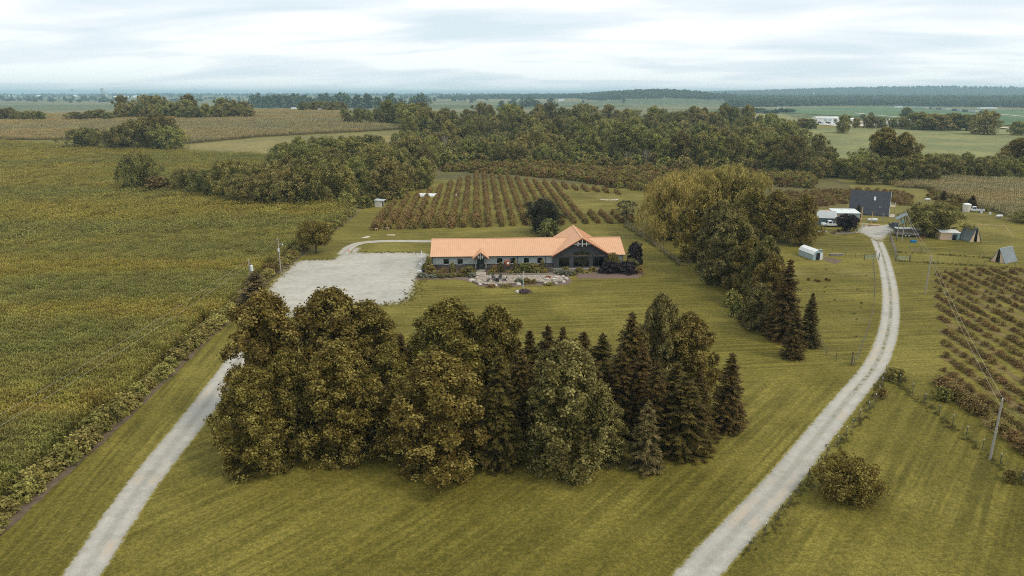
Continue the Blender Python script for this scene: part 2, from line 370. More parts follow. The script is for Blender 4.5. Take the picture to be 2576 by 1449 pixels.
def spruce_kind(name, seed, H, Rr, mat, step=0.30, sp=0.2, L0=0.62, dens=1.0):
    rg = np.random.default_rng(seed); P = []; N = []; A = []; L = []; tin = []
    h = 0.25
    while h < H - 0.05:
        f = 1 - h / H; r = Rr * f ** 0.64 * rg.uniform(0.82, 1.1) + 0.12
        if h < 0.12 * H: r *= 0.75 + 2 * h / H
        nb = int((5 + r * 4.2) * dens)
        for a in rg.uniform(0, 6.283, nb):
            rb = r * rg.uniform(0.72, 1.12); o = np.array([math.cos(a), math.sin(a), 0]); sd_ = np.array([-o[1], o[0], 0]); tb = rg.normal(0.5, 0.16)
            ss = np.arange(0.12, 1.0, sp / max(rb, sp * 1.5))
            for s in ss:
                p = o * rb * s; p[2] = h + rb * (-0.5 * s + 0.30 * s * s) + rg.normal(0, 0.05)
                for sg in (-1, 0, 1):
                    ax = o + sd_ * sg * 0.9 + np.array([0, 0, -0.35 + 0.25 * s]) + rg.normal(0, 0.15, 3)
                    P.append(p + sd_ * sg * 0.12); A.append(ax); N.append(np.array([0, 0, 1.0]) + o * 0.4 + rg.normal(0, 0.4, 3))
                    L.append(L0 * (1.1 - 0.35 * s) * rg.uniform(.75, 1.25)); tin.append(tb + 0.2 * (s - .5) + rg.normal(0, 0.1))
        h += step * rg.uniform(0.8, 1.2)
    n = 7; P += [np.array([0, 0, H - 0.12 * i]) for i in range(n)]; A += [np.array([rg.normal(0, .5), rg.normal(0, .5), 1.0]) for i in range(n)]
    N += [rg.normal(size=3) for i in range(n)]; L += [0.5] * n; tin += [0.6] * n
    P = np.array(P); P[:, 2] = np.maximum(P[:, 2], 0.06)
    L = np.array(L); V = cards(P, np.array(N), L, L * 0.30, rg, np.array(A))
    b = MB(); b.tube([(0, 0, -0.3), (0, 0, 0.6 * H), (0, 0, H)], [0.02 * H, 0.011 * H, 0.015], 7)
    return {'H': H, 'R': Rr, 'crown': card_mesh(name + '_crown', V, np.array(tin), mat), 'trunk': b.mesh(name + '_trunk', MT['bark'])}
def bush_mesh(name, seed, H, Rr, mat, nl=14, nt_=9, nlf=7, leaf=0.16, env=env_dome, hang=False, tuft=0.08, lobe=(0.28, 0.45), wide=0.7):
    V, tin, Cc, rl = crown(seed, H, Rr, 0.0, env, nl, nt_, nlf, leaf, wide, lobe, 0.3, hang, 0.2, tuft, 0.14)
    return card_mesh(name, V, tin, mat)
def joined(name, crown_me, trunk_me):
    """single mesh of crown and trunk for trees too small to show parts"""
    nv = len(crown_me.vertices); a = np.empty(nv * 3, np.float32); crown_me.vertices.foreach_get('co', a)
    v2 = np.empty(len(trunk_me.vertices) * 3, np.float32); trunk_me.vertices.foreach_get('co', v2)
    F = [tuple(range(i, i + 4)) for i in range(0, nv, 4)] + [tuple(nv + i for i in p.vertices) for p in trunk_me.polygons]
    me = bpy.data.meshes.new(name); me.from_pydata(np.concatenate([a, v2]).reshape(-1, 3).tolist(), [], F)
    ti = np.empty(nv, np.float32); crown_me.attributes['tint'].data.foreach_get('value', ti)
    at = me.attributes.new('tint', 'FLOAT', 'POINT'); at.data.foreach_set('value', np.concatenate([ti, np.zeros(len(v2) // 3, np.float32)]))
    me.materials.append(crown_me.materials[0]); me.materials.append(trunk_me.materials[0])
    mi = np.zeros(len(F), np.int32); mi[nv // 4:] = 1; me.polygons.foreach_set('material_index', mi); me.update(); return me

SYC = [tree_kind('sycamore', 11 + i, 15, 4.9, 0.2, env_syc, MT['syc'], MT['palebark'], 0.26, 18, nl=74, nt_=34, nlf=13, leaf=0.29, droop=1.0, tuft=0.20, ragged=0.2) for i in range(4)]
SYCL = tree_kind('pale_sycamore', 31, 15, 4.9, 0.2, env_syc, MT['sycl'], MT['palebark'], 0.26, 18, nl=74, nt_=34, nlf=13, leaf=0.30, droop=1.0, tuft=0.19, ragged=0.2)
SPR = [spruce_kind('spruce', 41 + i, 11, 2.5 + 0.25 * i, MT['spruce']) for i in range(3)]
MT['spruceb'] = foliage('brown_spruce_needles', (0.065, 0.049, 0.019), (0.140, 0.105, 0.040), (0.22, 0.168, 0.066), 0.08, 0.01, 0.15)
SPRB = spruce_kind('brown_spruce', 51, 7, 2.1, MT['spruceb'])
WIL = [tree_kind('willow', 61 + i, 15, 9.5, 0.6, env_oval, MT['willow'], MT['bark'], 0.6, 14, nl=64, nt_=40, nlf=10, leaf=0.55, wide=0.30, lobe=(0.20, 0.34), droop=1.2, hang=True, tuft=0.24) for i in range(2)]
OAK = [tree_kind('pin_oak', 71 + i, 14, 5.2, 0.9, env_syc, MT['syc'], MT['bark'], 0.28, 16, nl=56, nt_=30, nlf=10, leaf=0.36, wide=0.6, droop=0.6, tuft=0.26, ragged=0.2) for i in range(2)]
RND = tree_kind('round_tree', 81, 8, 4.0, 2.0, env_round, MT['syc'], MT['bark'], 0.22, 14, nl=46, nt_=22, nlf=8, leaf=0.34, wide=0.5, tuft=0.25, ragged=0.08)
PRP = tree_kind('purple_tree', 82, 5, 2.6, 1.0, env_round, MT['purple'], MT['bark'], 0.14, 8, nl=30, nt_=18, nlf=6, leaf=0.34, tuft=0.2, ragged=0.08)
PIN = tree_kind('black_pine', 83, 9, 5.0, 0.4, env_round, MT['pine'], MT['bark'], 0.3, 14, nl=60, nt_=24, nlf=8, leaf=0.40, wide=0.35, tuft=0.22)
LPN = tree_kind('lone_pine', 84, 10, 3.3, 2.6, env_oval, MT['pine'], MT['bark'], 0.2, 16, nl=20, nt_=18, nlf=8, leaf=0.36, wide=0.35, lobe=(0.26, 0.42), tuft=0.2, fill=0.02, ragged=0.3)
BIG = [tree_kind('round_crowned_tree', 90 + i, 12, 7.5, 0.8, env_round, MT['wood'], MT['bark'], 0.4, 14, nl=48, nt_=28, nlf=8, leaf=0.50, wide=0.65, lobe=(0.20, 0.34), tuft=0.32, ragged=0.2) for i in range(2)]
WOOD = []
for i in range(6):
    en = (env_round, env_oval, env_syc, env_oval, env_round, env_oval)[i]
    WOOD.append(tree_kind('woodland_tree', 101 + i, 13, (5.6, 4.8, 4.4, 5.2, 6.2, 4.0)[i], (0.8, 1.2, 0.6, 0.8, 0.8, 1.5)[i], en, MT['wood'], MT['bark'], 0.3, 7,
                          nl=32, nt_=26, nlf=9, leaf=0.50, wide=0.7, lobe=(0.24, 0.42), tuft=0.36, droop=0.8, fill=0.12, ragged=0.2))
WOODM = [joined('woodland_tree_mesh', k['crown'], k['trunk']) for k in WOOD]
FARK = [tree_kind('far_tree', 121 + i, 13, (6.2, 5.0, 4.4)[i], 0.6, (env_round, env_oval, env_syc)[i], MT['far'], MT['bark'], 0.35, 2,
                  nl=16, nt_=8, nlf=4, leaf=1.9, wide=0.75, lobe=(0.26, 0.42), tuft=0.6, fill=0.3) for i in range(3)]
FARM = [joined('far_tree_mesh', k['crown'], k['trunk']) for k in FARK]
def dead_tree(seed, H=11):
    rg = random.Random(seed); b = MB()
    b.tube([(0, 0, -.3), (0.1, 0, H * .5), (0.3, 0.1, H)], [0.26, 0.17, 0.03], 6)
    for i in range(16):
        z = H * rg.uniform(.25, .9); a = rg.uniform(0, 6.28); l = (H - z) * 0.5 + 0.8; c, s = math.cos(a), math.sin(a)
        p1 = (c * l * .5, s * l * .5, z + l * .45); p2 = (c * l, s * l, z + l * 1.1)
        b.tube([(0.1, 0, z), p1, p2], [0.10, 0.06, 0.02], 4)
        for q in range(3):
            aa = a + rg.uniform(-1, 1); b.tube([p1, (p1[0] + math.cos(aa) * l * .4, p1[1] + math.sin(aa) * l * .4, p1[2] + l * .5)], [0.045, 0.015], 4)
    return b.mesh('bare_tree_mesh', MT['palebark'])
DEAD = [dead_tree(5), dead_tree(6)]
BUSH = {}
for key, mt in (('orch', 'orch'), ('scrub', 'scrub'), ('hedge', 'hedge'), ('berry', 'berry'), ('green', 'wood'), ('purple', 'purple'), ('silver', 'silver'), ('yellow', 'yellow'), ('bright', 'bright'), ('mauve', 'mauve')):
    BUSH[key] = [bush_mesh(key + '_bush', 200 + 7 * i + len(key), 1.0, 0.62, MT[mt], nl=18, nt_=11, nlf=6, leaf=0.14, tuft=0.06) for i in range(3)]
BUSH['berry'] = [bush_mesh('berry_bush', 240 + i, 1.0, 0.62, MT['berry'], nl=12, nt_=9, nlf=5, leaf=0.15, tuft=0.13, lobe=(0.22, 0.4), wide=0.5) for i in range(3)]
CONE = bush_mesh('cone_shrub', 260, 1.0, 0.36, MT['wood'], 26, 12, 6, 0.08, lambda t: np.maximum(0.03, (1 - t) ** 0.75), False, 0.03, (0.25, 0.36))
def corn_patch(name, seed, size, step, Hh, leafn, mat, scale=1.0):
    rg = np.random.default_rng(seed); xs = np.arange(0.38, size, 0.76 * scale); ys = np.arange(0.1, size, step)
    X, Y = np.meshgrid(xs, ys); B = np.stack([X.ravel() + rg.normal(0, .05, X.size), Y.ravel() + rg.normal(0, .06, X.size), np.zeros(X.size)], 1) - np.array([size / 2, size / 2, 0])
    k = np.repeat(np.arange(len(B)), leafn); n = len(k); hh = Hh * rg.uniform(.85, 1.12, len(B))
    zf = np.tile(np.linspace(0.32, 0.97, leafn), len(B)) + rg.normal(0, .04, n); a = rg.uniform(0, 6.283, n)
    o = np.stack([np.cos(a), np.sin(a), np.zeros(n)], 1); Ls = rg.uniform(.55, .95, n) * scale ** .5
    base = B[k] + np.stack([0 * a, 0 * a, hh[k] * zf], 1)
    up = np.array([0, 0, 1.0]); A1 = o * 0.7 + up * rg.uniform(.3, .9, (n, 1)); A2 = o + up * rg.uniform(-.6, .1, (n, 1))
    V1 = cards(base + unit(A1) * Ls[:, None] * .3, up + o * -.6 + rg.normal(0, .3, (n, 3)), Ls * .7, .12 * scale * np.ones(n), rg, A1)
    V2 = cards(base + unit(A1) * Ls[:, None] * .55 + unit(A2) * Ls[:, None] * .3, up + o * .3 + rg.normal(0, .3, (n, 3)), Ls * .75, .11 * scale * np.ones(n), rg, A2)
    m = len(B); Vt = cards(B + np.stack([np.zeros(m), np.zeros(m), hh + .14], 1), rg.normal(size=(m, 3)), .52 * np.ones(m), .11 * scale * np.ones(m), rg, up + rg.normal(0, .22, (m, 3)))
    Vs = cards(B + np.stack([np.zeros(m), np.zeros(m), hh * .5], 1), rg.normal(size=(m, 3)) * np.array([1, 1, 0]), hh, .07 * np.ones(m), rg, up + np.zeros((m, 3)))
    tin = np.concatenate([rg.normal(.42, .12, n), rg.normal(.42, .12, n), rg.normal(.78, .1, m), rg.normal(.3, .1, m)])
    return card_mesh(name, np.concatenate([V1, V2, Vt, Vs]), tin, mat)
CORN_N = [corn_patch('corn_patch', 301 + i, 2.28, 0.24, 2.25, 6, MT['corn']) for i in range(3)]
CORN_M = [corn_patch('corn_patch_wide', 311 + i, 5.2, 0.62, 2.25, 4, MT['corn'], 1.7) for i in range(3)]
CORN_R = [corn_patch('ripe_corn_patch', 321 + i, 6.0, 0.8, 2.2, 4, MT['ripe'], 2.0) for i in range(3)]
def weed_tuft(name, seed, n=26, h=0.5, mat='weed'):
    rg = np.random.default_rng(seed); a = rg.uniform(0, 6.283, n); r = rg.uniform(0, .22, n)
    o = np.stack([np.cos(a), np.sin(a), np.zeros(n)], 1); L = h * rg.uniform(.5, 1.2, n)
    ax = o * .5 + np.array([0, 0, 1.0]); P = o * r[:, None] + unit(ax) * L[:, None] * .45
    return card_mesh(name, cards(P, o + rg.normal(0, .4, (n, 3)), L, .07 * np.ones(n), rg, ax), rg.normal(.5, .2, n), MT[mat])
WEED = [weed_tuft('weed_tuft', 401 + i) for i in range(3)]

def scatter(name, pts, meshes, scl=(0.9, 1.1), rot=None, label=None, seed=0, wob=0.03):
    """one stuff object: many copies of a few meshes set on points"""
    rg = np.random.default_rng(seed); pts = np.asarray(pts, float)
    me = bpy.data.meshes.new(name + '_points'); n = len(pts)
    me.vertices.add(n); me.vertices.foreach_set('co', pts.reshape(-1).astype(np.float32))
    def fa(nm, v, typ='FLOAT'):
        a = me.attributes.new(nm, typ, 'POINT'); a.data.foreach_set('value', v)
    fa('turn', (rg.uniform(0, 6.283, n) if rot is None else rot + rg.normal(0, wob, n)).astype(np.float32))
    fa('size', (rg.uniform(scl[0], scl[1], n)).astype(np.float32)); fa('pick', rg.integers(0, len(meshes), n).astype(np.int32), 'INT')
    me.update()
    o = setting(name, me, 'stuff', label)
    g = bpy.data.node_groups.new(name + '_nodes', 'GeometryNodeTree')
    g.interface.new_socket('Geometry', in_out='INPUT', socket_type='NodeSocketGeometry'); g.interface.new_socket('Geometry', in_out='OUTPUT', socket_type='NodeSocketGeometry')
    nn = g.nodes.new; gi = nn('NodeGroupInput'); go = nn('NodeGroupOutput'); ip = nn('GeometryNodeInstanceOnPoints')
    jn = nn('GeometryNodeJoinGeometry')
    for k, m in enumerate(meshes):
        po = bpy.data.objects.new(name + '_piece', m)
        oi = nn('GeometryNodeObjectInfo'); oi.inputs['Object'].default_value = po; oi.inputs['As Instance'].default_value = True
        g.links.new(oi.outputs['Geometry'], jn.inputs[0])
    def at(nm, t):
        a = nn('GeometryNodeInputNamedAttribute'); a.data_type = t; a.inputs[0].default_value = nm; return a.outputs[0]
    cz = nn('ShaderNodeCombineXYZ'); g.links.new(at('turn', 'FLOAT'), cz.inputs[2])
    er = nn('FunctionNodeEulerToRotation'); g.links.new(cz.outputs[0], er.inputs[0])
    g.links.new(gi.outputs[0], ip.inputs['Points']); g.links.new(jn.outputs[0], ip.inputs['Instance'])
    ip.inputs['Pick Instance'].default_value = True; g.links.new(at('pick', 'INT'), ip.inputs['Instance Index'])
    g.links.new(er.outputs[0], ip.inputs['Rotation']); g.links.new(at('size', 'FLOAT'), ip.inputs['Scale'])
    g.links.new(ip.outputs[0], go.inputs[0])
    md = o.modifiers.new('copies', 'NODES'); md.node_group = g
    return o
def inpoly(x, y, poly):
    r = np.zeros(x.shape, bool); n = len(poly)
    for i in range(n):
        x1, y1 = poly[i][0], poly[i][1]; x2, y2 = poly[(i + 1) % n][0], poly[(i + 1) % n][1]
        if y1 == y2: continue
        r ^= ((y1 > y) != (y2 > y)) & (x < (x2 - x1) * (y - y1) / (y2 - y1) + x1)
    return r
def fill(poly, step, rot=0.0, jit=0.0, seed=0, near=0, far=1e9, margin=0.25, rowstep=None):
    rg = np.random.default_rng(seed); c, s = math.cos(rot), math.sin(rot)
    P = np.array([(p[0], p[1]) for p in poly]); Q = np.stack([P[:, 0] * c + P[:, 1] * s, -P[:, 0] * s + P[:, 1] * c], 1)
    X, Y = np.meshgrid(np.arange(Q[:, 0].min(), Q[:, 0].max(), step), np.arange(Q[:, 1].min(), Q[:, 1].max(), rowstep or step))
    X = X.ravel() + rg.uniform(-jit, jit, X.size) * step; Y = Y.ravel() + rg.uniform(-jit, jit, Y.size) * step
    x = X * c - Y * s; y = X * s + Y * c
    d = np.hypot(x, y); k = inpoly(x, y, poly) & onframe(x, y, margin) & (d >= near) & (d < far)
    x, y = x[k], y[k]; return np.stack([x, y, T(x, y)], 1)

# ---------------------------------------------------------------- ground sheets
def vdir(a, b): d = (b - a); d.z = 0; return d.normalized()
DL0, DL1 = G(205, 1449), G(498, 1042); DIRL = vdir(DL0, DL1); ANGL = math.atan2(DIRL.y, DIRL.x)
DIRR = vdir(G(1752, 1449), G(2047, 1110)); ANGR = math.atan2(DIRR.y, DIRR.x)

def grass_colour(m, pos):
    """mown grass: blades, clumps, patches of clover, mower streaks"""
    fine = m.noise(7.0, 5, 0.75); mid = m.noise(0.9, 5, 0.65); big = m.noise(0.045, 5, 0.6)
    c = m.ramp(fine, [(0.25, (0.082, 0.067, 0.010)), (0.78, (0.335, 0.272, 0.070)), (0.5, (0.185, 0.155, 0.028))])
    c = m.mix(m.step(mid, 0.35, 0.7), c, m.mix(1.0, c, (1.26, 1.22, 1.25), 'MULTIPLY'))
    m2 = m.noise(2.4, 4, 0.7); c = m.mix(m.step(m2, 0.36, 0.64), m.mix(1.0, c, (0.70, 0.73, 0.68), 'MULTIPLY'), m.mix(1.0, c, (1.18, 1.16, 1.15), 'MULTIPLY'))
    c = m.mix(m.step(big, 0.42, 0.62), m.mix(1.0, c, (0.78, 0.80, 0.72), 'MULTIPLY'), m.mix(1.0, c, (1.10, 1.12, 1.18), 'MULTIPLY'))
    return c, fine, mid
def streaks(m, ang, across, along, lo, hi):
    v = m.scalev(m.pos(), (1, 1, 0), -ang); v = m.scalev(v, (1 / along, 1 / across, 0)); return m.step(m.noise(1.0, 3, 0.6, v, 0.3), lo, hi)
def lawn_mat():
    m = M('mown_lawn'); pos = m.pos(); c, fine, mid = grass_colour(m, pos)
    sp = m.n('SeparateXYZ'); m.set(sp.inputs[0], pos)
    # left strip streaks follow the left drive; foreground streaks follow the right drive; round the house they run along it
    sL = streaks(m, ANGL, 0.9, 30, 0.40, 0.62); sR = streaks(m, ANGR, 1.1, 34, 0.38, 0.64); sH = streaks(m, 0.12, 0.9, 26, 0.38, 0.64)
    side = m.math('SUBTRACT', m.math('MULTIPLY', m.math('SUBTRACT', sp.outputs[0], DL0.x), -DIRL.y), m.math('MULTIPLY', m.math('SUBTRACT', sp.outputs[1], DL0.y), -DIRL.x))
    isl = m.step(side, -1.0, 1.0); far = m.step(sp.outputs[1], 84, 100)
    s = m.n('Mix', data_type='FLOAT'); m.set(s.inputs[0], far); m.set(s.inputs[2], sR); m.set(s.inputs[3], sH)
    s2 = m.n('Mix', data_type='FLOAT'); m.set(s2.inputs[0], isl); m.set(s2.inputs[2], s.outputs[0]); m.set(s2.inputs[3], sL)
    st = m.math('MULTIPLY', m.math('MULTIPLY', m.math('SUBTRACT', 1.0, s2.outputs[0]), 1.0), m.step(m.noise(0.07, 4, 0.6), 0.35, 0.6, 0.35, 1.0))
    c = m.mix(st, c, m.mix(1.0, c, (0.60, 0.61, 0.54), 'MULTIPLY'))
    dry = m.step(m.noise(0.02, 6, 0.7), 0.56, 0.72)
    c = m.mix(m.math('MULTIPLY', dry, 0.55), c, (0.25, 0.20, 0.075))
    nb = m.bump(m.math('ADD', fine, m.math('MULTIPLY', mid, 0.6)), 0.9, 0.10)
    return m.done(m.bsdf(c, 0.85, 0, 0.12, nb))
def meadow_mat():
    """the wide land: rough grass near, a patchwork of crops far off"""
    m = M('meadow_and_fields'); pos = m.pos(); c, fine, mid = grass_colour(m, pos)
    c = m.mix(0.5, c, (0.17, 0.155, 0.06))
    vo = m.n('TexVoronoi', {'Scale': 1.0, 'Randomness': 0.85}, feature='F1', distance='CHEBYCHEV'); m.set(vo.inputs['Vector'], m.scalev(pos, (0.0016, 0.0034, 0)))
    rc = m.n('SeparateColor'); m.set(rc.inputs[0], vo.outputs['Color'])
    f = m.ramp(rc.outputs[0], [(0.0, (0.075, 0.10, 0.042)), (0.8, (0.155, 0.145, 0.06)), (0.3, (0.115, 0.135, 0.05)), (0.55, (0.20, 0.175, 0.085)), (1.0, (0.09, 0.115, 0.05))])
    f = m.mix(0.5, f, m.mix(1.0, f, m.ramp(m.noise(0.05, 4, 0.7), [(0.3, (0.55, 0.6, 0.6)), (0.7, (1.4, 1.35, 1.3))]), 'MULTIPLY'))
    sp = m.n('SeparateXYZ'); m.set(sp.inputs[0], pos)
    c = m.mix(m.step(sp.outputs[1], 700, 1000), c, f)
    return m.done(m.bsdf(c, 0.9, 0, 0.1, m.bump(m.math('ADD', fine, mid), 0.8, 0.12)))
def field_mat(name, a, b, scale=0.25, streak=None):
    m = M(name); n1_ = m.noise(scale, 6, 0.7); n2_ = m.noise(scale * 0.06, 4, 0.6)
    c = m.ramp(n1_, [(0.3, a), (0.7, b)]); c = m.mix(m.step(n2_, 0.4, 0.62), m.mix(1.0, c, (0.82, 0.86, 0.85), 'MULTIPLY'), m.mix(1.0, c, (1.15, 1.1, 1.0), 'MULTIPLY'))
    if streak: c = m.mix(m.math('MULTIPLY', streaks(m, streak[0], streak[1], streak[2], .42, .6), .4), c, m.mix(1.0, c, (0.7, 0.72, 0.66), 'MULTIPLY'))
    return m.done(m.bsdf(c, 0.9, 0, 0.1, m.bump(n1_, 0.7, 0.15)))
def gravel_mat(name, drive=False, dusty=(0.44, 0.418, 0.37)):
    m = M(name); a = m.n('Attribute', attribute_name='ac'); ed = m.n('Attribute', attribute_name='ed')
    g1 = m.noise(9, 5, 0.8); g2 = m.noise(0.35, 5, 0.65); g3 = m.noise(0.06, 4, 0.6)
    c = m.ramp(g1, [(0.28, tuple(x * 0.66 for x in dusty)), (0.72, tuple(min(1, x * 1.28) for x in dusty))])
    c = m.mix(m.step(g2, 0.45, 0.72), c, m.mix(1.0, c, (0.84, 0.85, 0.82), 'MULTIPLY'))
    c = m.mix(m.step(g3, 0.48, 0.66, 0, 0.6), c, m.mix(1.0, c, (0.86, 0.88, 0.90), 'MULTIPLY'))
    c = m.mix(m.step(m.noise(0.9, 5, 0.7), 0.38, 0.66), m.mix(1.0, c, (0.92, 0.92, 0.91), 'MULTIPLY'), m.mix(1.0, c, (1.06, 1.06, 1.05), 'MULTIPLY'))
    gr, fine, mid = grass_colour(m, m.pos())
    wn_ = m.noise(1.3, 6, 0.75)
    if drive:
        ab = m.math('ABSOLUTE', a.outputs['Fac'])
        trk = m.step(m.math('ABSOLUTE', m.math('SUBTRACT', ab, 0.45)), 0.10, 0.36)     # 0 on the wheel tracks
        c = m.mix(m.math('MULTIPLY', trk, 0.42), c, m.mix(1.0, c, (0.66, 0.66, 0.63), 'MULTIPLY'))
        clay = m.math('MULTIPLY', m.math('SUBTRACT', 1.0, trk), m.step(m.noise(0.12, 3, 0.5), 0.54, 0.62)); c = m.mix(m.math('MULTIPLY', clay, 0.6), c, (0.47, 0.39, 0.29))
        med = m.math('MULTIPLY', m.step(ab, 0.26, 0.05), m.step(m.noise(0.9, 5, 0.7), 0.46, 0.58))
        al = m.n('Attribute', attribute_name='al').outputs['Fac']
        c = m.mix(m.math('MULTIPLY', med, m.step(al, 30, 75)), c, m.mix(0.5, gr, (0.16, 0.155, 0.11)))
        edge = m.step(m.math('ADD', ab, m.math('MULTIPLY', m.math('SUBTRACT', wn_, 0.5), 0.6)), 0.78, 0.96)
    else:
        edge = m.math('MULTIPLY', m.step(m.math('ADD', ed.outputs['Fac'], m.math('MULTIPLY', m.math('SUBTRACT', wn_, 0.5), -7.0)), 1.4, 0.1), 0.9)
        vv = m.scalev(m.pos(), (0.35, 1.5, 0)); tuft = m.math('MULTIPLY', m.step(m.noise(1.0, 6, 0.8, vv), 0.55, 0.62), m.step(ed.outputs['Fac'], 8.0, 1.0))
        edge = m.math('MAXIMUM', edge, m.math('MULTIPLY', tuft, 0.8))
        stain = m.step(m.noise(0.10, 5, 0.6), 0.50, 0.68, 0, 0.75); c = m.mix(stain, c, (0.31, 0.29, 0.24))
        pal = m.step(m.noise(1.0, 5, 0.65, m.scalev(m.pos(), (0.06, 0.22, 0))), 0.5, 0.68, 0, 0.5); c = m.mix(pal, c, m.mix(1.0, c, (1.28, 1.27, 1.25), 'MULTIPLY'))
    c = m.mix(edge, c, gr)
    return m.done(m.bsdf(c, 0.92, 0, 0.15, m.bump(m.math('ADD', g1, wn_), 0.6, 0.05)))
MT['lawn'] = lawn_mat(); MT['meadow'] = meadow_mat()
MT['gravel'] = gravel_mat('gravel_drive', True); MT['lot'] = gravel_mat('gravel_lot')
MT['roadpale'] = plain('pale_road', (0.55, 0.50, 0.44), 0.9, 0, 0.1, 0.05)

def ground_mesh():
    rr = np.concatenate([[0.0], np.geomspace(12, 32000, 300)]); na = 240
    an = np.linspace(0, 2 * np.pi, na, endpoint=False); V = [(0, 0, 0)]
    X = np.outer(rr[1:], np.cos(an)); Y = np.outer(rr[1:], np.sin(an)); Z = T(X, Y)
    V = np.concatenate([[[0, 0, 0]], np.stack([X.ravel(), Y.ravel(), Z.ravel()], 1)]); F = []
    for j in range(na): F.append((0, 1 + j, 1 + (j + 1) % na))
    for i in range(len(rr) - 2):
        o = 1 + i * na
        for j in range(na): j2 = (j + 1) % na; F.append((o + j, o + na + j, o + na + j2, o + j2))
    me = bpy.data.meshes.new('ground'); me.from_pydata(V.tolist(), [], F); me.materials.append(MT['meadow'])
    me.polygons.foreach_set('use_smooth', [True] * len(F)); me.update(); return me
setting('ground', ground_mesh())

def segdist(x, y, P):
    d = np.full(x.shape, 1e9)
    for i in range(len(P)):
        ax, ay = P[i][0], P[i][1]; bx, by = P[(i + 1) % len(P)][0], P[(i + 1) % len(P)][1]
        l2 = (bx - ax) ** 2 + (by - ay) ** 2 + 1e-9; t = np.clip(((x - ax) * (bx - ax) + (y - ay) * (by - ay)) / l2, 0, 1)
        d = np.minimum(d, np.hypot(x - ax - t * (bx - ax), y - ay - t * (by - ay)))
    return d
def sheet(name, poly, res, off, mat, jit=0.0, dens=None, wall=0.0, seed=1):
    rg = random.Random(seed); P = []
    for i in range(len(poly)):
        a = Vector((poly[i][0], poly[i][1])); b = Vector((poly[(i + 1) % len(poly)][0], poly[(i + 1) % len(poly)][1]))
        n = max(1, int((b - a).length / dens)) if dens else 1
        for k in range(n):
            p = a.lerp(b, k / n)
            P.append((p.x + rg.uniform(-jit, jit), p.y + rg.uniform(-jit, jit)))
    bm = bmesh.new(); f = bm.faces.new([bm.verts.new((x, y, 0)) for x, y in P])
    f.normal_update()
    if f.normal.z < 0: f.normal_flip()
    bmesh.ops.triangulate(bm, faces=[f])
    xs = [p[0] for p in P]; ys = [p[1] for p in P]
    for ax, lo, hi in ((0, min(xs), max(xs)), (1, min(ys), max(ys))):
        n = max(1, int((hi - lo) / res))
        for k in range(1, n):
            co = [0, 0, 0]; no = [0, 0, 0]; co[ax] = lo + (hi - lo) * k / n; no[ax] = 1
            bmesh.ops.bisect_plane(bm, geom=bm.verts[:] + bm.edges[:] + bm.faces[:], plane_co=co, plane_no=no)
    if len(bm.verts):
        x = np.array([v.co.x for v in bm.verts]); y = np.array([v.co.y for v in bm.verts]); z = T(x, y) + off; ed = segdist(x, y, poly)
        for v, q in zip(bm.verts, z): v.co.z = q
    me = bpy.data.meshes.new(name); bm.to_mesh(me); bm.free()
    a = me.attributes.new('ed', 'FLOAT', 'POINT'); a.data.foreach_set('value', ed.astype(np.float32))
    me.materials.append(mat); me.polygons.foreach_set('use_smooth', [True] * len(me.polygons)); me.update()
    return setting(name, me)
def spline(pts, step):
    pts = [Vector(p) for p in pts]; out = []
    for i in range(len(pts) - 1):
        p0, p1, p2, p3 = pts[max(i - 1, 0)], pts[i], pts[i + 1], pts[min(i + 2, len(pts) - 1)]
        n = max(2, int((p2 - p1).length / step))
        for k in range(n):
            t = k / n; out.append(0.5 * ((2 * p1) + (p2 - p0) * t + (2 * p0 - 5 * p1 + 4 * p2 - p3) * t * t + (3 * p1 - p0 - 3 * p2 + p3) * t ** 3))
    return out + [pts[-1]]
def ribbon(name, pts, wid, off, mat, step=1.2, na=9, jit=0.12, seed=2):
    rg = random.Random(seed); S = spline(pts, step); V = []; F = []; AC = []; AL = []; d = 0
    for i, p in enumerate(S):
        if i: d += (p - S[i - 1]).length
        t = vdir(S[max(i - 1, 0)], S[min(i + 1, len(S) - 1)]); nrm = Vector((-t.y, t.x, 0)); w_ = wid[0] + (wid[1] - wid[0]) * i / (len(S) - 1) if isinstance(wid, tuple) else wid
        for j in range(na):
            a = -1 + 2 * j / (na - 1); q = p + nrm * (a * w_ / 2 * (1 + (rg.uniform(-jit, jit) if abs(a) == 1 else 0)))
            V.append((q.x, q.y, gz(q.x, q.y) + off)); AC.append(a); AL.append(d)
    for i in range(len(S) - 1):
        for j in range(na - 1): k = i * na + j; F.append((k, k + na, k + na + 1, k + 1))
    me = bpy.data.meshes.new(name); me.from_pydata(V, [], [f[::-1] for f in F])
    for nm, v in (('ac', AC), ('al', AL)):
        a = me.attributes.new(nm, 'FLOAT', 'POINT'); a.data.foreach_set('value', v)
    me.materials.append(mat); me.polygons.foreach_set('use_smooth', [True] * len(F)); me.update(); return setting(name, me)
def px(*l): return [G(u, v) for u, v in l]

# hedge line on the left, read along the bare strip at the lawn's edge
HB = px((-330, 1660), (0, 1345), (120, 1234), (268, 1100), (422, 956), (518, 860), (609, 783), (662, 722), (700, 688), (742, 655), (800, 612), (850, 575), (905, 533))
def shifted(line, d):
    out = []
    for i, p in enumerate(line):
        t = vdir(line[max(i - 1, 0)], line[min(i + 1, len(line) - 1)]); out.append(Vector((p.x - t.y * d, p.y + t.x * d, 0)))
    return out
lawn_poly = HB + px((950, 505), (1090, 455), (1300, 452), (1620, 480), (1960, 500), (2160, 560), (2576, 530), (2950, 600)) + [Vector((170, 60, 0)), Vector((110, 20, 0)), Vector((-70, 18, 0))]
sheet('lawn', lawn_poly, 9, 0.006, MT['lawn'])
ribbon('hedge_soil', shifted(HB, 0.25), .95, 0.012, MT['soil'], .9, 3, 0.5)

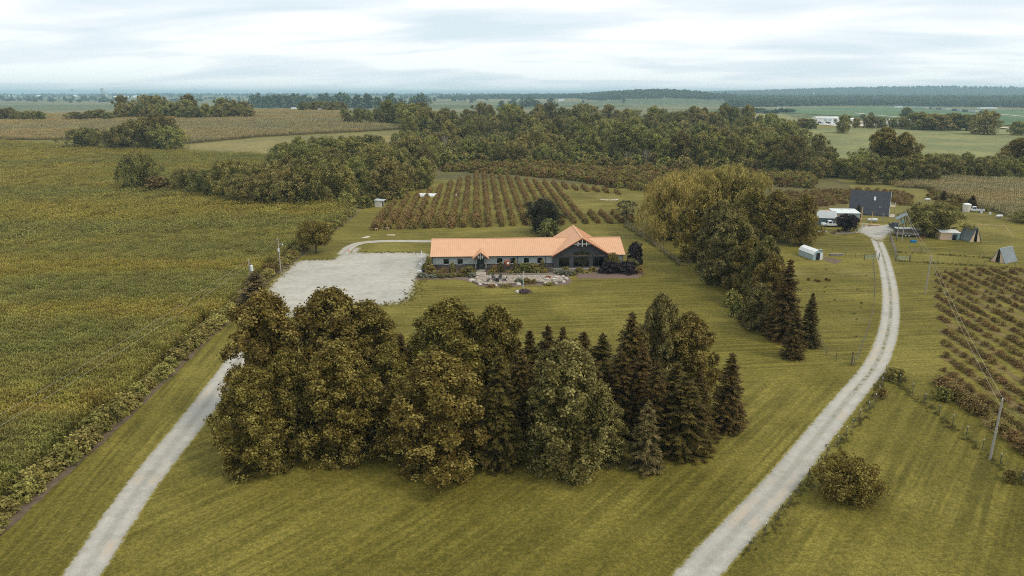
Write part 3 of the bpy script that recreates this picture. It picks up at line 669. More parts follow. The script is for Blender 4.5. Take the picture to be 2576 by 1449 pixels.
lot = px((650, 795), (664, 745), (679, 716), (707, 688), (742, 658), (769, 653), (834, 653), (855, 639), (873, 622), (912, 621), (903, 632), (912, 635), (1066, 634), (1085, 640), (1085, 672), (1063, 698), (1050, 710), (1040, 737), (1031, 756), (996, 766), (949, 770), (898, 772), (800, 790), (720, 800))
sheet('parking_lot', lot, 1.6, 0.014, MT['lot'], 0.35, 1.2)
ribbon('left_driveway', px((60, 1640), (205, 1449), (347, 1234), (498, 1042), (587, 925), (655, 838), (715, 775)), (3.5, 5.0), 0.020, MT['gravel'], .6, 9, .035)
ribbon('back_track', px((862, 640), (880, 622), (905, 612), (940, 608), (985, 606.5), (1060, 607), (1120, 608)), (3.6, 2.8), 0.020, MT['gravel'], 1.0, 9, 0.15)
ribbon('right_driveway', px((1560, 1690), (1752, 1449), (1868, 1319), (1964, 1214), (2047, 1110), (2132, 1005), (2196, 927), (2227, 860), (2240, 796), (2239, 730), (2230, 680), (2218, 635), (2204, 600), (2200, 580)), (3.7, 3.2), 0.016, MT['gravel'], .6, 9, 0.035)
court = px((2150, 582), (2163, 572), (2170, 560), (2215, 566), (2250, 562), (2262, 574), (2247, 585), (2227, 598), (2216, 610), (2200, 606), (2180, 594))
sheet('gravel_court', court, 2.0, 0.022, MT['lot'], 0.4, 1.5)

# ---------------------------------------------------------------- fields
ROWANG = ANGL - math.pi / 2
CB = shifted(HB, 3.4)
corn1 = CB + px((850, 520), (760, 505), (700, 470), (720, 420), (720, 405), (640, 392), (468, 386), (300, 378), (170, 370), (0, 360)) + [Vector((-520, 560, 0)), Vector((-420, 150, 0)), Vector((-90, 10, 0))]
MT['cornsoil'] = field_mat('corn_soil', (0.05, 0.045, 0.02), (0.09, 0.08, 0.03), 0.6)
sheet('corn_soil', corn1, 16, 0.03, MT['cornsoil'])
scatter('near_corn', fill(corn1, 2.2, ROWANG, 0.06, 1, 0, 215, 0.1), CORN_N, (0.88, 1.14), ROWANG, 'tall green corn in rows beside the hedge and left drive', 1, .05)
scatter('middle_corn', fill(corn1, 4.2, ROWANG, 0.3, 2, 215, 900, 0.1), CORN_M, (0.85, 1.2), ROWANG, 'yellowing corn in bands below the dark bush clusters', 2, .6)
corn2 = px((-120, 353), (0, 353), (170, 352), (330, 364), (463, 363), (640, 346), (860, 334), (960, 329), (1030, 325), (1000, 318), (925, 312), (870, 300), (860, 286)) + [Vector((-250, 1080, 0)), Vector((-420, 900, 0)), Vector((-700, 860, 0)), Vector((-800, 700, 0))]
sheet('ripe_corn_soil', corn2, 22, 0.08, field_mat('ripe_soil', (0.09, 0.075, 0.03), (0.15, 0.12, 0.05), 0.4))
scatter('ripe_corn', fill(corn2, 4.8, 0.2, 0.3, 3, 0, 1500, 0.05), CORN_R, (0.9, 1.15), 0.2, 'tan ripening corn covering the hill crest on the left', 3)
corn3 = px((2250, 470), (2330, 476), (2400, 500), (2470, 524), (2576, 560), (2760, 600), (2760, 470), (2576, 458), (2480, 454), (2390, 448), (2310, 455))
sheet('east_corn_soil', corn3, 14, 0.03, MT['cornsoil'])
scatter('east_corn', fill(corn3, 4.4, 0.5, 0.05, 4, 0, 900, 0.12), CORN_R, (0.8, 1.0), 0.5, 'golden corn behind the farmyard on the right', 4)
MT['pasture'] = field_mat('pale_pasture', (0.155, 0.165, 0.068), (0.265, 0.262, 0.118), 0.35, (0.1, 1.5, 40))
sheet('east_pasture', px((1925, 330), (1990, 322), (2130, 322), (2330, 323), (2480, 318), (2700, 330), (2750, 420), (2576, 432), (2400, 432), (2200, 425), (2060, 400), (1980, 360)), 28, 0.10, MT['pasture'])
sheet('north_pasture', px((1850, 288), (1960, 284), (2045, 305), (2050, 318), (1960, 326), (1900, 310)), 30, 0.12, field_mat('north_pasture_grass', (0.18, 0.175, 0.07), (0.26, 0.245, 0.105), 0.3))
MT['soy'] = field_mat('bean_field', (0.075, 0.13, 0.055), (0.12, 0.185, 0.078), 0.05, (0.35, 6, 200))
sheet('bean_field', px((1850, 279), (2000, 271), (2250, 269), (2700, 281), (2900, 330), (2560, 318), (2300, 300), (2120, 292), (2020, 287)), 90, 0.6, MT['soy'])
sheet('grass_waterway', px((470, 386), (480, 364), (640, 349), (860, 338), (1005, 330), (1010, 345), (960, 365), (860, 388), (720, 404), (640, 391)), 18, 0.05, field_mat('waterway_grass', (0.155, 0.135, 0.05), (0.26, 0.22, 0.09), 0.25))
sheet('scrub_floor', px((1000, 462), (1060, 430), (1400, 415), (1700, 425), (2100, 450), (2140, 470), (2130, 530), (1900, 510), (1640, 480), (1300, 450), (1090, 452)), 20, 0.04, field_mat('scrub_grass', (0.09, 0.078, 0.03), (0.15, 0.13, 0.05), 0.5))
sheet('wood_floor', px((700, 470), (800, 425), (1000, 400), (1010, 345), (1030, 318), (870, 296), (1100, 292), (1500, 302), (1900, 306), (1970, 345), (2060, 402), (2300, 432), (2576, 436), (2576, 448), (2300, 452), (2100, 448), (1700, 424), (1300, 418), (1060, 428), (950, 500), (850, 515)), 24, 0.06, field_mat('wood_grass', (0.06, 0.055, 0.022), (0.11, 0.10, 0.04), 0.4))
for nm, pts, w_ in (('gravel_road', ((2560, 327), (2490, 320), (2440, 315), (2360, 309), (2300, 301), (2240, 294), (2150, 285)), 9.0),
                    ('rail_bed', ((2240, 270), (2330, 273.5), (2420, 280), (2500, 287), (2600, 296)), 10.0),
                    ('field_road', ((2000, 275), (2100, 279), (2145, 281)), 8.0)):
    ribbon(nm, px(*pts), w_, 1.1, MT['roadpale'], 30, 3, 0.0)
# the little road by the white house on the left hill
ribbon('hill_road', px((690, 276), (715, 274), (735, 271)), 6.0, 0.5, MT['roadpale'], 10, 3, 0.0)

# ---------------------------------------------------------------- haze
hb = MB(); hb.box(0, 0, -40, 68000, 68000, 156)
hm = M('haze_air'); pv = hm.n('VolumePrincipled', {'Density': 0.000105, 'Anisotropy': 0.0}); pv.inputs['Color'].default_value = (0.60, 0.88, 1.0, 1)
hm.t.links.new(pv.outputs[0], hm.out.inputs['Volume']); hz = setting('haze', hb.mesh('haze', hm.m), 'stuff', 'pale blue summer haze')

# ---------------------------------------------------------------- the long house
def siding_mat(name, col, board=0.2, vertical=False, batten=0.4):
    m = M(name); o = m.obj(); sp = m.n('SeparateXYZ'); m.set(sp.inputs[0], o)
    if vertical: f = m.math('FRACT', m.math('DIVIDE', sp.outputs[0], batten)); h = m.step(f, 0.0, 0.14, 1, 0)
    else: h = m.math('FRACT', m.math('DIVIDE', sp.outputs[2], board))
    n = m.noise(1.2, 5, 0.6, o); c = m.ramp(n, [(0.3, tuple(x * .88 for x in col)), (0.7, tuple(x * 1.08 for x in col))])
    if vertical: c = m.mix(m.math('MULTIPLY', m.step(m.noise(0.8, 3, .5, m.scalev(o, (1.6, 1.6, .1))), .45, .6), .35), c, m.mix(1.0, c, (1.25, 1.25, 1.25), 'MULTIPLY'))
    return m.done(m.bsdf(c, 0.7, 0, 0.3, m.bump(h, 0.8, 0.03)))
def stone_mat(name, a, b, sc_=(2.2, 2.2, 5.0)):
    m = M(name); o = m.scalev(m.obj(), sc_); vo = m.n('TexVoronoi', {'Scale': 1.0}); m.set(vo.inputs['Vector'], o)
    ve = m.n('TexVoronoi', {'Scale': 1.0}, feature='DISTANCE_TO_EDGE'); m.set(ve.inputs['Vector'], o)
    s = m.n('SeparateColor'); m.set(s.inputs[0], vo.outputs['Color']); c = m.ramp(s.outputs[0], [(0.1, a), (0.9, b)])
    c = m.mix(m.step(ve.outputs[0], 0.0, 0.08), (0.05, 0.045, 0.04), c)
    return m.done(m.bsdf(c, 0.9, 0, 0.2, m.bump(m.step(ve.outputs[0], 0, .12), 0.8, 0.05)))
def roof_mat(name, col):
    m = M(name); o = m.obj(); n = m.noise(0.7, 5, 0.6, o); st = m.noise(1.0, 4, .6, m.scalev(o, (3.0, 0.25, 0.25)))
    c = m.ramp(n, [(0.3, tuple(x * .93 for x in col)), (0.7, tuple(min(1, x * 1.05) for x in col))])
    c = m.mix(m.step(st, .45, .7, 0, .25), c, m.mix(1.0, c, (0.86, 0.84, 0.82), 'MULTIPLY'))
    return m.done(m.bsdf(c, 0.55, 0.0, 0.35))
def glass_mat(name, tint=(0.35, 0.38, 0.38)):
    m = M(name); tr = m.n('BsdfTransparent'); tr.inputs[0].default_value = tint + (1,); gl = m.n('BsdfGlossy', {'Roughness': 0.03}); gl.inputs[0].default_value = (0.9, 0.95, 0.95, 1)
    fr = m.n('Fresnel', {'IOR': 1.5}); mx_ = m.n('MixShader'); m.set(mx_.inputs[0], m.math('ADD', m.math('MULTIPLY', fr.outputs[0], 1.2), 0.04)); m.set(mx_.inputs[1], tr.outputs[0]); m.set(mx_.inputs[2], gl.outputs[0]); return m.done(mx_.outputs[0])
MT['siding'] = siding_mat('pale_lap_siding', (0.44, 0.48, 0.46)); MT['darksiding'] = siding_mat('charcoal_board_siding', (0.062, 0.064, 0.066), vertical=True)
MT['stoneveneer'] = stone_mat('stone_veneer', (0.06, 0.048, 0.042), (0.20, 0.16, 0.14)); MT['copper'] = roof_mat('salmon_metal_roof', (0.64, 0.372, 0.215))
MT['glass'] = glass_mat('window_glass'); MT['frame'] = plain('dark_window_frame', (0.03, 0.033, 0.033), 0.5); MT['curtain'] = plain('white_curtain', (0.7, 0.72, 0.7), 0.9)
MT['room'] = plain('room_wall', (0.10, 0.085, 0.07), 0.9); MT['trim'] = plain('dark_trim', (0.022, 0.035, 0.035), 0.5); MT['concrete'] = plain('concrete', (0.42, 0.38, 0.32), 0.9, 0, 0.12, 1.5)
MT['beam'] = plain('grey_beam', (0.52, 0.52, 0.48), 0.8, 0, 0.1); MT['postwood'] = plain('porch_post_wood', (0.20, 0.18, 0.16), 0.8)

HOUSE = thing('long_house', 'long single-storey house with salmon metal roof and dark glazed gable on the lawn', 'house', G(1088.4, 680.2), R(2.9))
HL, HD, HW, RZ = 45.0, 13.0, 3.4, 6.2
def wall_grid(mb, x0, x1, z0, z1, holes, y=0.0, th=0.2, mi=0):
    xs = sorted({x0, x1} | {h[0] for h in holes} | {h[1] for h in holes}); zs = sorted({z0, z1} | {h[2] for h in holes} | {h[3] for h in holes})
    for i in range(len(xs) - 1):
        for j in range(len(zs) - 1):
            cx, cz = (xs[i] + xs[i + 1]) / 2, (zs[j] + zs[j + 1]) / 2
            if any(h[0] < cx < h[1] and h[2] < cz < h[3] for h in holes): continue
            mb.face([(xs[i], y, zs[j]), (xs[i + 1], y, zs[j]), (xs[i + 1], y, zs[j + 1]), (xs[i], y, zs[j + 1])], mi)
            mb.face([(xs[i], y + th, zs[j]), (xs[i], y + th, zs[j + 1]), (xs[i + 1], y + th, zs[j + 1]), (xs[i + 1], y + th, zs[j])], mi)
    for a, b, c, d in holes:
        for q in ([(a, y, c), (b, y, c), (b, y + th, c), (a, y + th, c)], [(a, y, d), (a, y + th, d), (b, y + th, d), (b, y, d)], [(a, y, c), (a, y + th, c), (a, y + th, d), (a, y, d)], [(b, y, c), (b, y, d), (b, y + th, d), (b, y + th, c)]): mb.face(q, mi)
GX0, GX1, GY = 28.4, 41.5, -0.6
WINS = [(2.6, 3.85), (5.85, 7.1), (15.1, 16.35), (18.25, 19.45), (21.45, 22.65), (24.65, 25.85)]
b = MB(); wall_grid(b, 0, GX0, 0, HW, [(a, c, 1.5, 2.75) for a, c in WINS] + [(10.45, 12.15, 0.05, 2.55)]); wall_grid(b, GX1, HL, 0, HW, [])
b.face([(0, 0, 0), (0, 0, HW), (0, HD / 2, RZ - .15), (0, HD, HW), (0, HD, 0)]); b.face([(HL, 0, 0), (HL, HD, 0), (HL, HD, HW), (HL, HD / 2, RZ - .15), (HL, 0, HW)]); b.face([(0, HD, 0), (0, HD, HW), (HL, HD, HW), (HL, HD, 0)])
part('wall', b.mesh('wall', MT['siding']), HOUSE, label='pale horizontal lap siding wall')
b = MB()
for a, c in ((-0.06, 10.45), (12.15, GX0 - .01)): b.box((a + c) / 2, -0.07, 0, c - a, 0.14, 1.33)
b.box(-0.07, HD / 2, 0, 0.14, HD, 1.33); part('stone_skirt', b.mesh('stone_skirt', MT['stoneveneer']), HOUSE, label='dark stone veneer along the foot of the wall')
b = MB()
for a, c in ((-0.06, 10.45), (12.15, GX0 - .01)): b.box((a + c) / 2, -0.09, 1.33, c - a, 0.18, 0.07)
part('skirt_cap', b.mesh('skirt_cap', MT['trim']), HOUSE)
b = MB(); b.box(HL / 2, HD * .5, 0.02, HL - 1, HD - 1, 0.03, 0); b.box(HL / 2, 5.2, 0.05, HL - 1, .1, 3.0, 0); part('floor', b.mesh('inner_floor', MT['room']), HOUSE)
def window(x0, x1, z0, z1, y, muls, trans=(), fr=0.06, mats='frame', curtains=()):
    f = MB(); yy = y + 0.05
    for xa in (x0 + fr / 2, x1 - fr / 2): f.box(xa, yy, z0, fr, .1, z1 - z0)
    for za in (z0, z1 - fr): f.box((x0 + x1) / 2, yy, za, x1 - x0 - 2 * fr, .1, fr)
    for k in muls: f.box(k, yy, z0 + fr, fr * .9, .08, z1 - z0 - 2 * fr)
    for k in trans: f.box((x0 + x1) / 2, yy, k, x1 - x0 - 2 * fr, .07, fr * .9)
    w_ = part('window', f.mesh('window_frame', MT[mats]), HOUSE)
    xs = [x0 + fr] + list(muls) + [x1 - fr]; zs = [z0 + fr] + list(trans) + [z1 - fr]
    for i in range(len(xs) - 1):
        for j in range(len(zs) - 1): g = MB(); g.box((xs[i] + xs[i + 1]) / 2, yy + .004, zs[j], xs[i + 1] - xs[i] - fr * .5, .012, zs[j + 1] - zs[j] - fr * .3); part('pane', g.mesh('pane', MT['glass']), w_)
    for a, c in curtains:
        g = MB(); n = 5
        for k in range(n): g.box(a + (c - a) * (k + .5) / n, y + .32 + .04 * (k % 2), z0 + .02, (c - a) / n, .05, z1 - z0 - .06)
        part('curtain', g.mesh('curtain', MT['curtain']), w_)
    return w_
for i, (a, c) in enumerate(WINS): window(a, c, 1.5, 2.75, 0, [(a + c) / 2], mats='frame' if i else 'frame', curtains=[(a + .08, a + .3)] if i in (2, 4) else ())
# sills
for a, c in WINS: g = MB(); g.box((a + c) / 2, -0.1, 1.42, c - a + .1, .16, .07); part('window_sill', g.mesh('sill', MT['offwhite']), HOUSE)
# main roof with raised seams
def gable_roof(x0, x1, y0, y1, ze, zr, along='x', th=.14):
    r = MB()
    if along == 'x': ym = (y0 + y1) / 2; A = [(x0, y0, ze), (x1, y0, ze), (x1, ym, zr), (x0, ym, zr)]; B = [(x0, ym, zr), (x1, ym, zr), (x1, y1, ze), (x0, y1, ze)]
    else: xm = (x0 + x1) / 2; A = [(x0, y0, ze), (xm, y0, zr), (xm, y1, zr), (x0, y1, ze)]; B = [(xm, y0, zr), (x1, y0, ze), (x1, y1, ze), (xm, y1, zr)]
    r.slab(A, th); r.slab(B, th); return r
def seams(x0, x1, y0, y1, ze, zr, along='x', step=.46, w_=.05, h=.035):
    r = MB()
    if along == 'x':
        ym = (y0 + y1) / 2; n = int((x1 - x0) / step)
        for k in range(n + 1):
            x = x0 + .03 + (x1 - x0 - .06) * k / n
            for (ya, za), (yb, zb) in (((y0, ze), (ym, zr)), ((ym, zr), (y1, ze))): r.hexa([(x - w_ / 2, ya, za), (x + w_ / 2, ya, za), (x + w_ / 2, yb, zb), (x - w_ / 2, yb, zb)], [(x - w_ / 2, ya, za + h), (x + w_ / 2, ya, za + h), (x + w_ / 2, yb, zb + h), (x - w_ / 2, yb, zb + h)])
    else:
        xm = (x0 + x1) / 2; n = int((y1 - y0) / step)
        for k in range(n + 1):
            y = y0 + .03 + (y1 - y0 - .06) * k / n
            for (xa, za), (xb, zb) in (((x0, ze), (xm, zr)), ((xm, zr), (x1, ze))): r.hexa([(xa, y - w_ / 2, za), (xb, y - w_ / 2, zb), (xb, y + w_ / 2, zb), (xa, y + w_ / 2, za)], [(xa, y - w_ / 2, za + h), (xb, y - w_ / 2, zb + h), (xb, y + w_ / 2, zb + h), (xa, y + w_ / 2, za + h)])
    return r
MR = (-.45, HL + .45, -.6, HD + .6, 3.42, RZ)
rf = part('roof', gable_roof(*MR).mesh('roof', MT['copper']), HOUSE, label='salmon standing-seam metal roof')
part('roof_seam', seams(*MR).mesh('roof_seam', MT['copper']), rf, kind='stuff')
g = MB(); g.box(HL / 2, HD / 2, RZ - .01, HL + .9, .3, .07); part('ridge_cap', g.mesh('ridge_cap', MT['copper']), rf)
CG = (GX0 - .5, GX1 + .5, -1.5, 15.0, 3.42, 7.65, 'y')
rf2 = part('gable_roof', gable_roof(*CG).mesh('gable_roof', MT['copper']), HOUSE, label='taller salmon cross-gable roof')
part('roof_seam', seams(*CG).mesh('gable_seam', MT['copper']), rf2, kind='stuff')
g = MB(); g.box((GX0 + GX1) / 2, 6.75, 7.64, .3, 16.5, .07); part('ridge_cap', g.mesh('gable_ridge_cap', MT['copper']), rf2)
def rake(mb, x0, xm, x1, y, ze, zr, w_=.24, th=.06):
    for xa, za, xb, zb in ((x0, ze, xm, zr), (xm, zr, x1, ze)): mb.hexa([(xa, y, za - w_), (xb, y, zb - w_), (xb, y, zb - .005), (xa, y, za - .005)], [(xa, y - th, za - w_), (xb, y - th, zb - w_), (xb, y - th, zb - .005), (xa, y - th, za - .005)])
g = MB(); rake(g, CG[0], (GX0 + GX1) / 2, CG[1], -1.502, 3.42, 7.65); part('rake_board', g.mesh('rake_board', MT['rust']), rf2)
# dark gable wall
xm = (GX0 + GX1) / 2
GW = [(29.65, 32.2), (33.1, 36.9), (37.75, 40.3)]; UP = [(33.1, 34.4, 3.42, 4.1), (34.5, 35.6, 3.42, 4.45), (35.7, 36.95, 3.42, 4.1)]
b = MB(); wall_grid(b, GX0, GX1, 0, 3.3, [(a, c, 0.62, 2.9) for a, c in GW], GY); xa, xb = 32.6, 37.4; zt = 3.3 + (7.5 - 3.3) * (xa - GX0) / (xm - GX0)
wall_grid(b, xa, xb, 3.3, 4.6, UP, GY); b.face([(GX0, GY, 3.3), (xa, GY, 3.3), (xa, GY, zt)]); b.face([(xb, GY, 3.3), (GX1, GY, 3.3), (xb, GY, zt)]); b.face([(xa, GY, 4.6), (xb, GY, 4.6), (xb, GY, zt), (xm, GY, 7.5), (xa, GY, zt)])
b.face([(GX0, GY, 0), (GX0, GY, 3.3), (GX0, 3, 3.3), (GX0, 3, 0)]); b.face([(GX1, GY, 0), (GX1, 3, 0), (GX1, 3, 3.3), (GX1, GY, 3.3)])
part('gable_wall', b.mesh('gable_wall', MT['darksiding']), HOUSE, label='charcoal board siding of the gable front')
window(*GW[0], .62, 2.9, GY, [30.92], [2.15], .07, 'trim', [(31.8, 32.1)]); window(*GW[1], .62, 2.9, GY, [34.37, 35.63], [2.15], .07, 'trim', [(33.2, 33.75), (36.45, 36.8)]); window(*GW[2], .62, 2.9, GY, [39.02], [2.15], .07, 'trim', [(40.05, 40.22)])
for a, c, d, e_ in UP: window(a, c, d, e_, GY, [], (), .06, 'trim')
g = MB(); g.box(xm, GY - .04, 3.08, GX1 - GX0, .08, .2); part('belt_board', g.mesh('belt_board', MT['darksiding']), HOUSE)
g = MB(); g.box(xm, GY - .03, 0, GX1 - GX0 + .1, .12, .34); part('plinth', g.mesh('plinth', MT['concrete']), HOUSE)
# gable truss
g = MB(); yb = -1.38
g.box(xm, yb, 6.15, 4.05, .14, .2)
for dx, za, zb in ((-1.0, 5.72, 6.95), (0, 5.6, 7.5), (1.0, 5.72, 6.95)): g.box(xm + dx, yb - .09, za, .2, .14, zb - za)
part('gable_truss', g.mesh('gable_truss', MT['beam']), HOUSE)
# chairs inside the big windows
g = MB()
for x in (30.3, 31.6, 34.0, 35.0, 38.6): g.box(x, .9, .45, .6, .6, .12); g.box(x + .28, .9, .55, .1, .6, .6); [g.box(x + q, .9 + r_, .05, .06, .06, .4) for q in (-.26, .26) for r_ in (-.26, .26)]
part('dining_chair', g.mesh('inside_chairs', MT['rust']), HOUSE, kind='stuff')
# porch
PX0, PX1 = 9.4, 13.2; pm = (PX0 + PX1) / 2
pr = part('porch_roof', gable_roof(PX0, PX1, -2.6, 3.0, 3.25, 4.75, 'y', .12).mesh('porch_roof', MT['copper']), HOUSE, label='small salmon gable over the front door')
part('roof_seam', seams(PX0, PX1, -2.6, 3.0, 3.25, 4.75, 'y').mesh('porch_seam', MT['copper']), pr, kind='stuff')
g = MB(); rake(g, PX0, pm, PX1, -2.602, 3.25, 4.75, .22); part('rake_board', g.mesh('porch_rake', MT['rust']), pr)
g = MB(); g.face([(PX0 + .5, -2.2, 3.1), (PX1 - .5, -2.2, 3.1), (pm, -2.2, 4.5)]); part('porch_gable', g.mesh('porch_gable', MT['darksiding']), HOUSE)
g = MB(); g.box(pm, -2.5, 3.62, 1.7, .1, .13)
for dx, za, zb in ((-.45, 3.3, 4.05), (0, 3.05, 4.6), (.45, 3.3, 4.05)): g.box(pm + dx, -2.57, za, .13, .1, zb - za)
part('porch_truss', g.mesh('porch_truss', MT['beam']), HOUSE)
for x in (10.1, 12.5):
    g = MB(); g.hexa([(x - .15, -2.15, .95), (x + .15, -2.15, .95), (x + .15, -1.85, .95), (x - .15, -1.85, .95)], [(x - .11, -2.11, 3.1), (x + .11, -2.11, 3.1), (x + .11, -1.89, 3.1), (x - .11, -1.89, 3.1)])
    p_ = part('porch_post', g.mesh('porch_post', MT['postwood']), HOUSE); g = MB(); g.box(x, -2, 0, .5, .5, .9); g.box(x, -2, .9, .58, .58, .06); part('stone_pier', g.mesh('stone_pier', MT['stoneveneer']), p_)
d_ = MB(); d_.box(11.3, .1, .05, 1.0, .07, 2.2); d_.box(10.6, .1, .05, .3, .05, 2.2); d_.box(12.0, .1, .05, .3, .05, 2.2); d_.box(11.3, .1, 2.25, 1.7, .06, .3)
dd = part('front_door', d_.mesh('front_door', MT['trim']), HOUSE); g = MB(); g.box(11.3, .055, .5, .6, .02, 1.5); part('door_glass', g.mesh('door_glass', MT['glass']), dd); g = MB(); g.box(11.72, .03, 1.05, .05, .06, .25); part('handle', g.mesh('handle', MT['galv']), dd)
g = MB(); g.box(11.3, -2.6, .0, 2.3, 5.2, .06); part('porch_slab', g.mesh('porch_slab', MT['concrete']), HOUSE)
# gutters and downspouts
for a, c in ((-.45, PX0 + .1), (PX1 - .1, GX0 - .4), (GX1 + .5, HL + .45)): g = MB(); g.box((a + c) / 2, -.66, 3.26, c - a, .11, .12); part('gutter', g.mesh('gutter', MT['trim']), HOUSE)
for x in (.08, 20.0, 26.6, 28.1, 44.9): g = MB(); g.box(x, -.16, 0.05, .09, .08, 3.2); part('downspout', g.mesh('downspout', MT['trim']), HOUSE)

def HP(x, y, z=0.0):
    """house frame to world"""
    c, s = math.cos(R(2.9)), math.sin(R(2.9)); o = HOUSE.location
    return Vector((o.x + x * c - y * s, o.y + x * s + y * c, z))
def hpts(l): return [HP(a, c) for a, c in l]
sheet('planting_bed', hpts([(-3.2, -3.0), (-3.6, -8.2), (6.5, -8.4), (9.0, -10.5), (10.8, -14.6), (17, -15.6), (22, -14.4), (29.5, -14.2), (31.5, -11.5), (31.0, -7.0), (32.8, -6.2), (33.2, -9.2), (40, -9.6), (46.5, -9.2), (49.2, -5.5), (48, -.3), (GX1, -.3), (GX1, -.9), (GX0, -.9), (GX0, -.3), (13.4, -.3), (9, -.3), (-.3, -.3)]), 2.0, .026, MT['mulch'], .2, 1.0)
# flagstone terrace: a low wall, slabs and edging boulders
PAT = [(9.9, -8.6), (9.3, -11.0), (10.6, -13.2), (14, -14.0), (19, -13.4), (21.5, -11.8), (25, -13.0), (28.6, -12.6), (30, -10.4), (29.6, -7.6), (28, -6.2), (20, -6.3), (13, -6.2), (11.4, -5.0)]
TER = thing('flagstone_terrace', 'pale flagstone terrace with curved edge in front of the house', 'terrace', HP(0, 0), R(2.9))
b = MB(); b.hexa([(x, y, 0) for x, y in PAT], [(x, y, .30) for x, y in PAT]); part('terrace_base', b.mesh('terrace_base', MT['timber']), TER)
b = MB(); rg = random.Random(9); PA = np.array(PAT); mats_ = [plain('flagstone_%s' % k, c_, .9, 0, .15, 2) for k, c_ in (('buff', (.36, .29, .215)), ('grey', (.31, .285, .25)), ('pale', (.45, .39, .31)), ('pink', (.33, .25, .21)))]
for ix in range(46):
    for iy in range(22):
        x = 9.0 + ix * .47 + (iy % 2) * .2 + rg.uniform(-.08, .08); y = -14.3 + iy * .44 + rg.uniform(-.08, .08)
        if not inpoly(np.array([x]), np.array([y]), PAT)[0] or segdist(np.array([x]), np.array([y]), PAT)[0] < .2: continue
        n = 5; a0 = rg.uniform(0, 6); P_ = [(x + math.cos(a0 + k * 6.283 / n) * .27 * rg.uniform(.75, 1.05), y + math.sin(a0 + k * 6.283 / n) * .25 * rg.uniform(.75, 1.05)) for k in range(n)]
        b.hexa([(p[0], p[1], .29) for p in P_], [(p[0], p[1], .33 + rg.uniform(0, .02)) for p in P_], rg.choice((0, 0, 1, 2, 2, 3)))
part('flagstone', b.mesh('flagstones', mats_), TER, kind='stuff')
for k, (x, y, r_, lb) in enumerate(((9.2, -10.2, .75, 'large pale round boulder at the left end of the terrace'), (11.0, -13.6, .5, 'pale boulder on the front left curve of the terrace'), (14.4, -14.4, .45, 'pale boulder in the front middle of the terrace edge'), (19.4, -13.8, .6, 'grey boulder where the terrace narrows'), (10.5, -7.2, .45, 'flat pale boulder beside the entrance walk'),
     (25.4, -13.4, .55, 'tan boulder on the front right terrace curve'), (27.6, -13.3, .4, 'small pale boulder below the stone seats'), (29.4, -12.2, .5, 'grey boulder at the right terrace corner'), (30.3, -9.6, .55, 'pale boulder at the right end of the terrace'), (29.9, -7.2, .4, 'small tan boulder below the terrace steps'))):
    p = HP(x, y); thing('boulder', lb, 'boulder', (p.x, p.y, 0.02), 0, 'terrace boulders', MB().rock(0, 0, 0, r_, 0, .7, k).mesh('boulder', MT['stonelight']))
for k, (x, y, lb) in enumerate(((25.9, -11.3, 'left white cube seat on the stone end of the terrace'), (27.4, -11.6, 'front white cube seat on the stone end of the terrace'), (28.2, -9.9, 'back white cube seat on the stone end of the terrace'))):
    p = HP(x, y); b = MB(); b.box(0, 0, 0, .75, .75, .38); b.box(0, 0, .38, .85, .85, .06); thing('stone_stool', lb, 'stool', (p.x, p.y, .34), R(20 * k), 'stone seats', b.mesh('stone_seat', MT['stonelight']))
p = HP(26.3, -9.2); b = MB()
for k in range(9): a = k * .698; b.box(math.cos(a) * .5, math.sin(a) * .5, 0, .34, .2, .32, 0, a + 1.57)
thing('fire_ring', 'small round stone fire ring on the right of the terrace', 'fire ring', (p.x, p.y, .34), 0, None, b.mesh('fire_ring', MT['rust']))
def adirondack(parent):
    for s in (-.27, .27):
        q = MB(); q.box(s, -.3, 0, .08, .08, .5); part('leg', q.mesh('leg', MT['darkmetal']), parent); q = MB(); q.hexa([(s - .03, .5, 0), (s + .03, .5, 0), (s + .03, .6, 0), (s - .03, .6, 0)], [(s - .03, -.3, .36), (s + .03, -.3, .36), (s + .03, -.2, .42), (s - .03, -.2, .42)]); part('leg', q.mesh('back_leg', MT['darkmetal']), parent)
        q = MB(); q.box(s * 1.25, 0, .5, .14, .8, .04); part('armrest', q.mesh('armrest', MT['darkmetal']), parent)
    q = MB(); q.hexa([(-.3, -.35, .36), (.3, -.35, .36), (.3, .3, .22), (-.3, .3, .22)], [(-.3, -.35, .41), (.3, -.35, .41), (.3, .3, .27), (-.3, .3, .27)]); part('seat', q.mesh('seat', MT['darkmetal']), parent)
    for k in range(5): x = -.24 + k * .12; q = MB(); q.hexa([(x - .05, .24, .22), (x + .05, .24, .22), (x + .05, .29, .22), (x - .05, .29, .22)], [(x - .05, .55, 1.0 - .05 * abs(k - 2)), (x + .05, .55, 1.0 - .05 * abs(k - 2)), (x + .05, .6, 1.0), (x - .05, .6, 1.0)]); part('slat', q.mesh('slat', MT['darkmetal']), parent)
for (x, y, rz, lb) in ((12.9, -11.7, 90, 'dark slatted garden chair left of the fire table'), (14.8, -12.3, 175, 'dark slatted garden chair in front of the fire table'), (16.4, -11.4, -80, 'dark reclined garden chair right of the fire table'), (14.0, -9.9, 10, 'dark slatted garden chair behind the fire table'), (15.5, -9.8, -15, 'second dark garden chair behind the fire table')):
    p = HP(x, y); adirondack(thing('garden_chair', lb, 'chair', (p.x, p.y, .34), R(rz), 'chairs round the fire table'))
p = HP(14.7, -11.0); t = thing('fire_table', 'low round dark fire table among the garden chairs', 'table', (p.x, p.y, .34)); q = MB(); q.tube([(0, 0, 0), (0, 0, .35)], [.45, .5], 12); part('base', q.mesh('base', MT['darkmetal']), t); q = MB(); q.tube([(0, 0, .35), (0, 0, .42)], [.68, .68], 14); part('table_top', q.mesh('table_top', MT['darkmetal']), t)
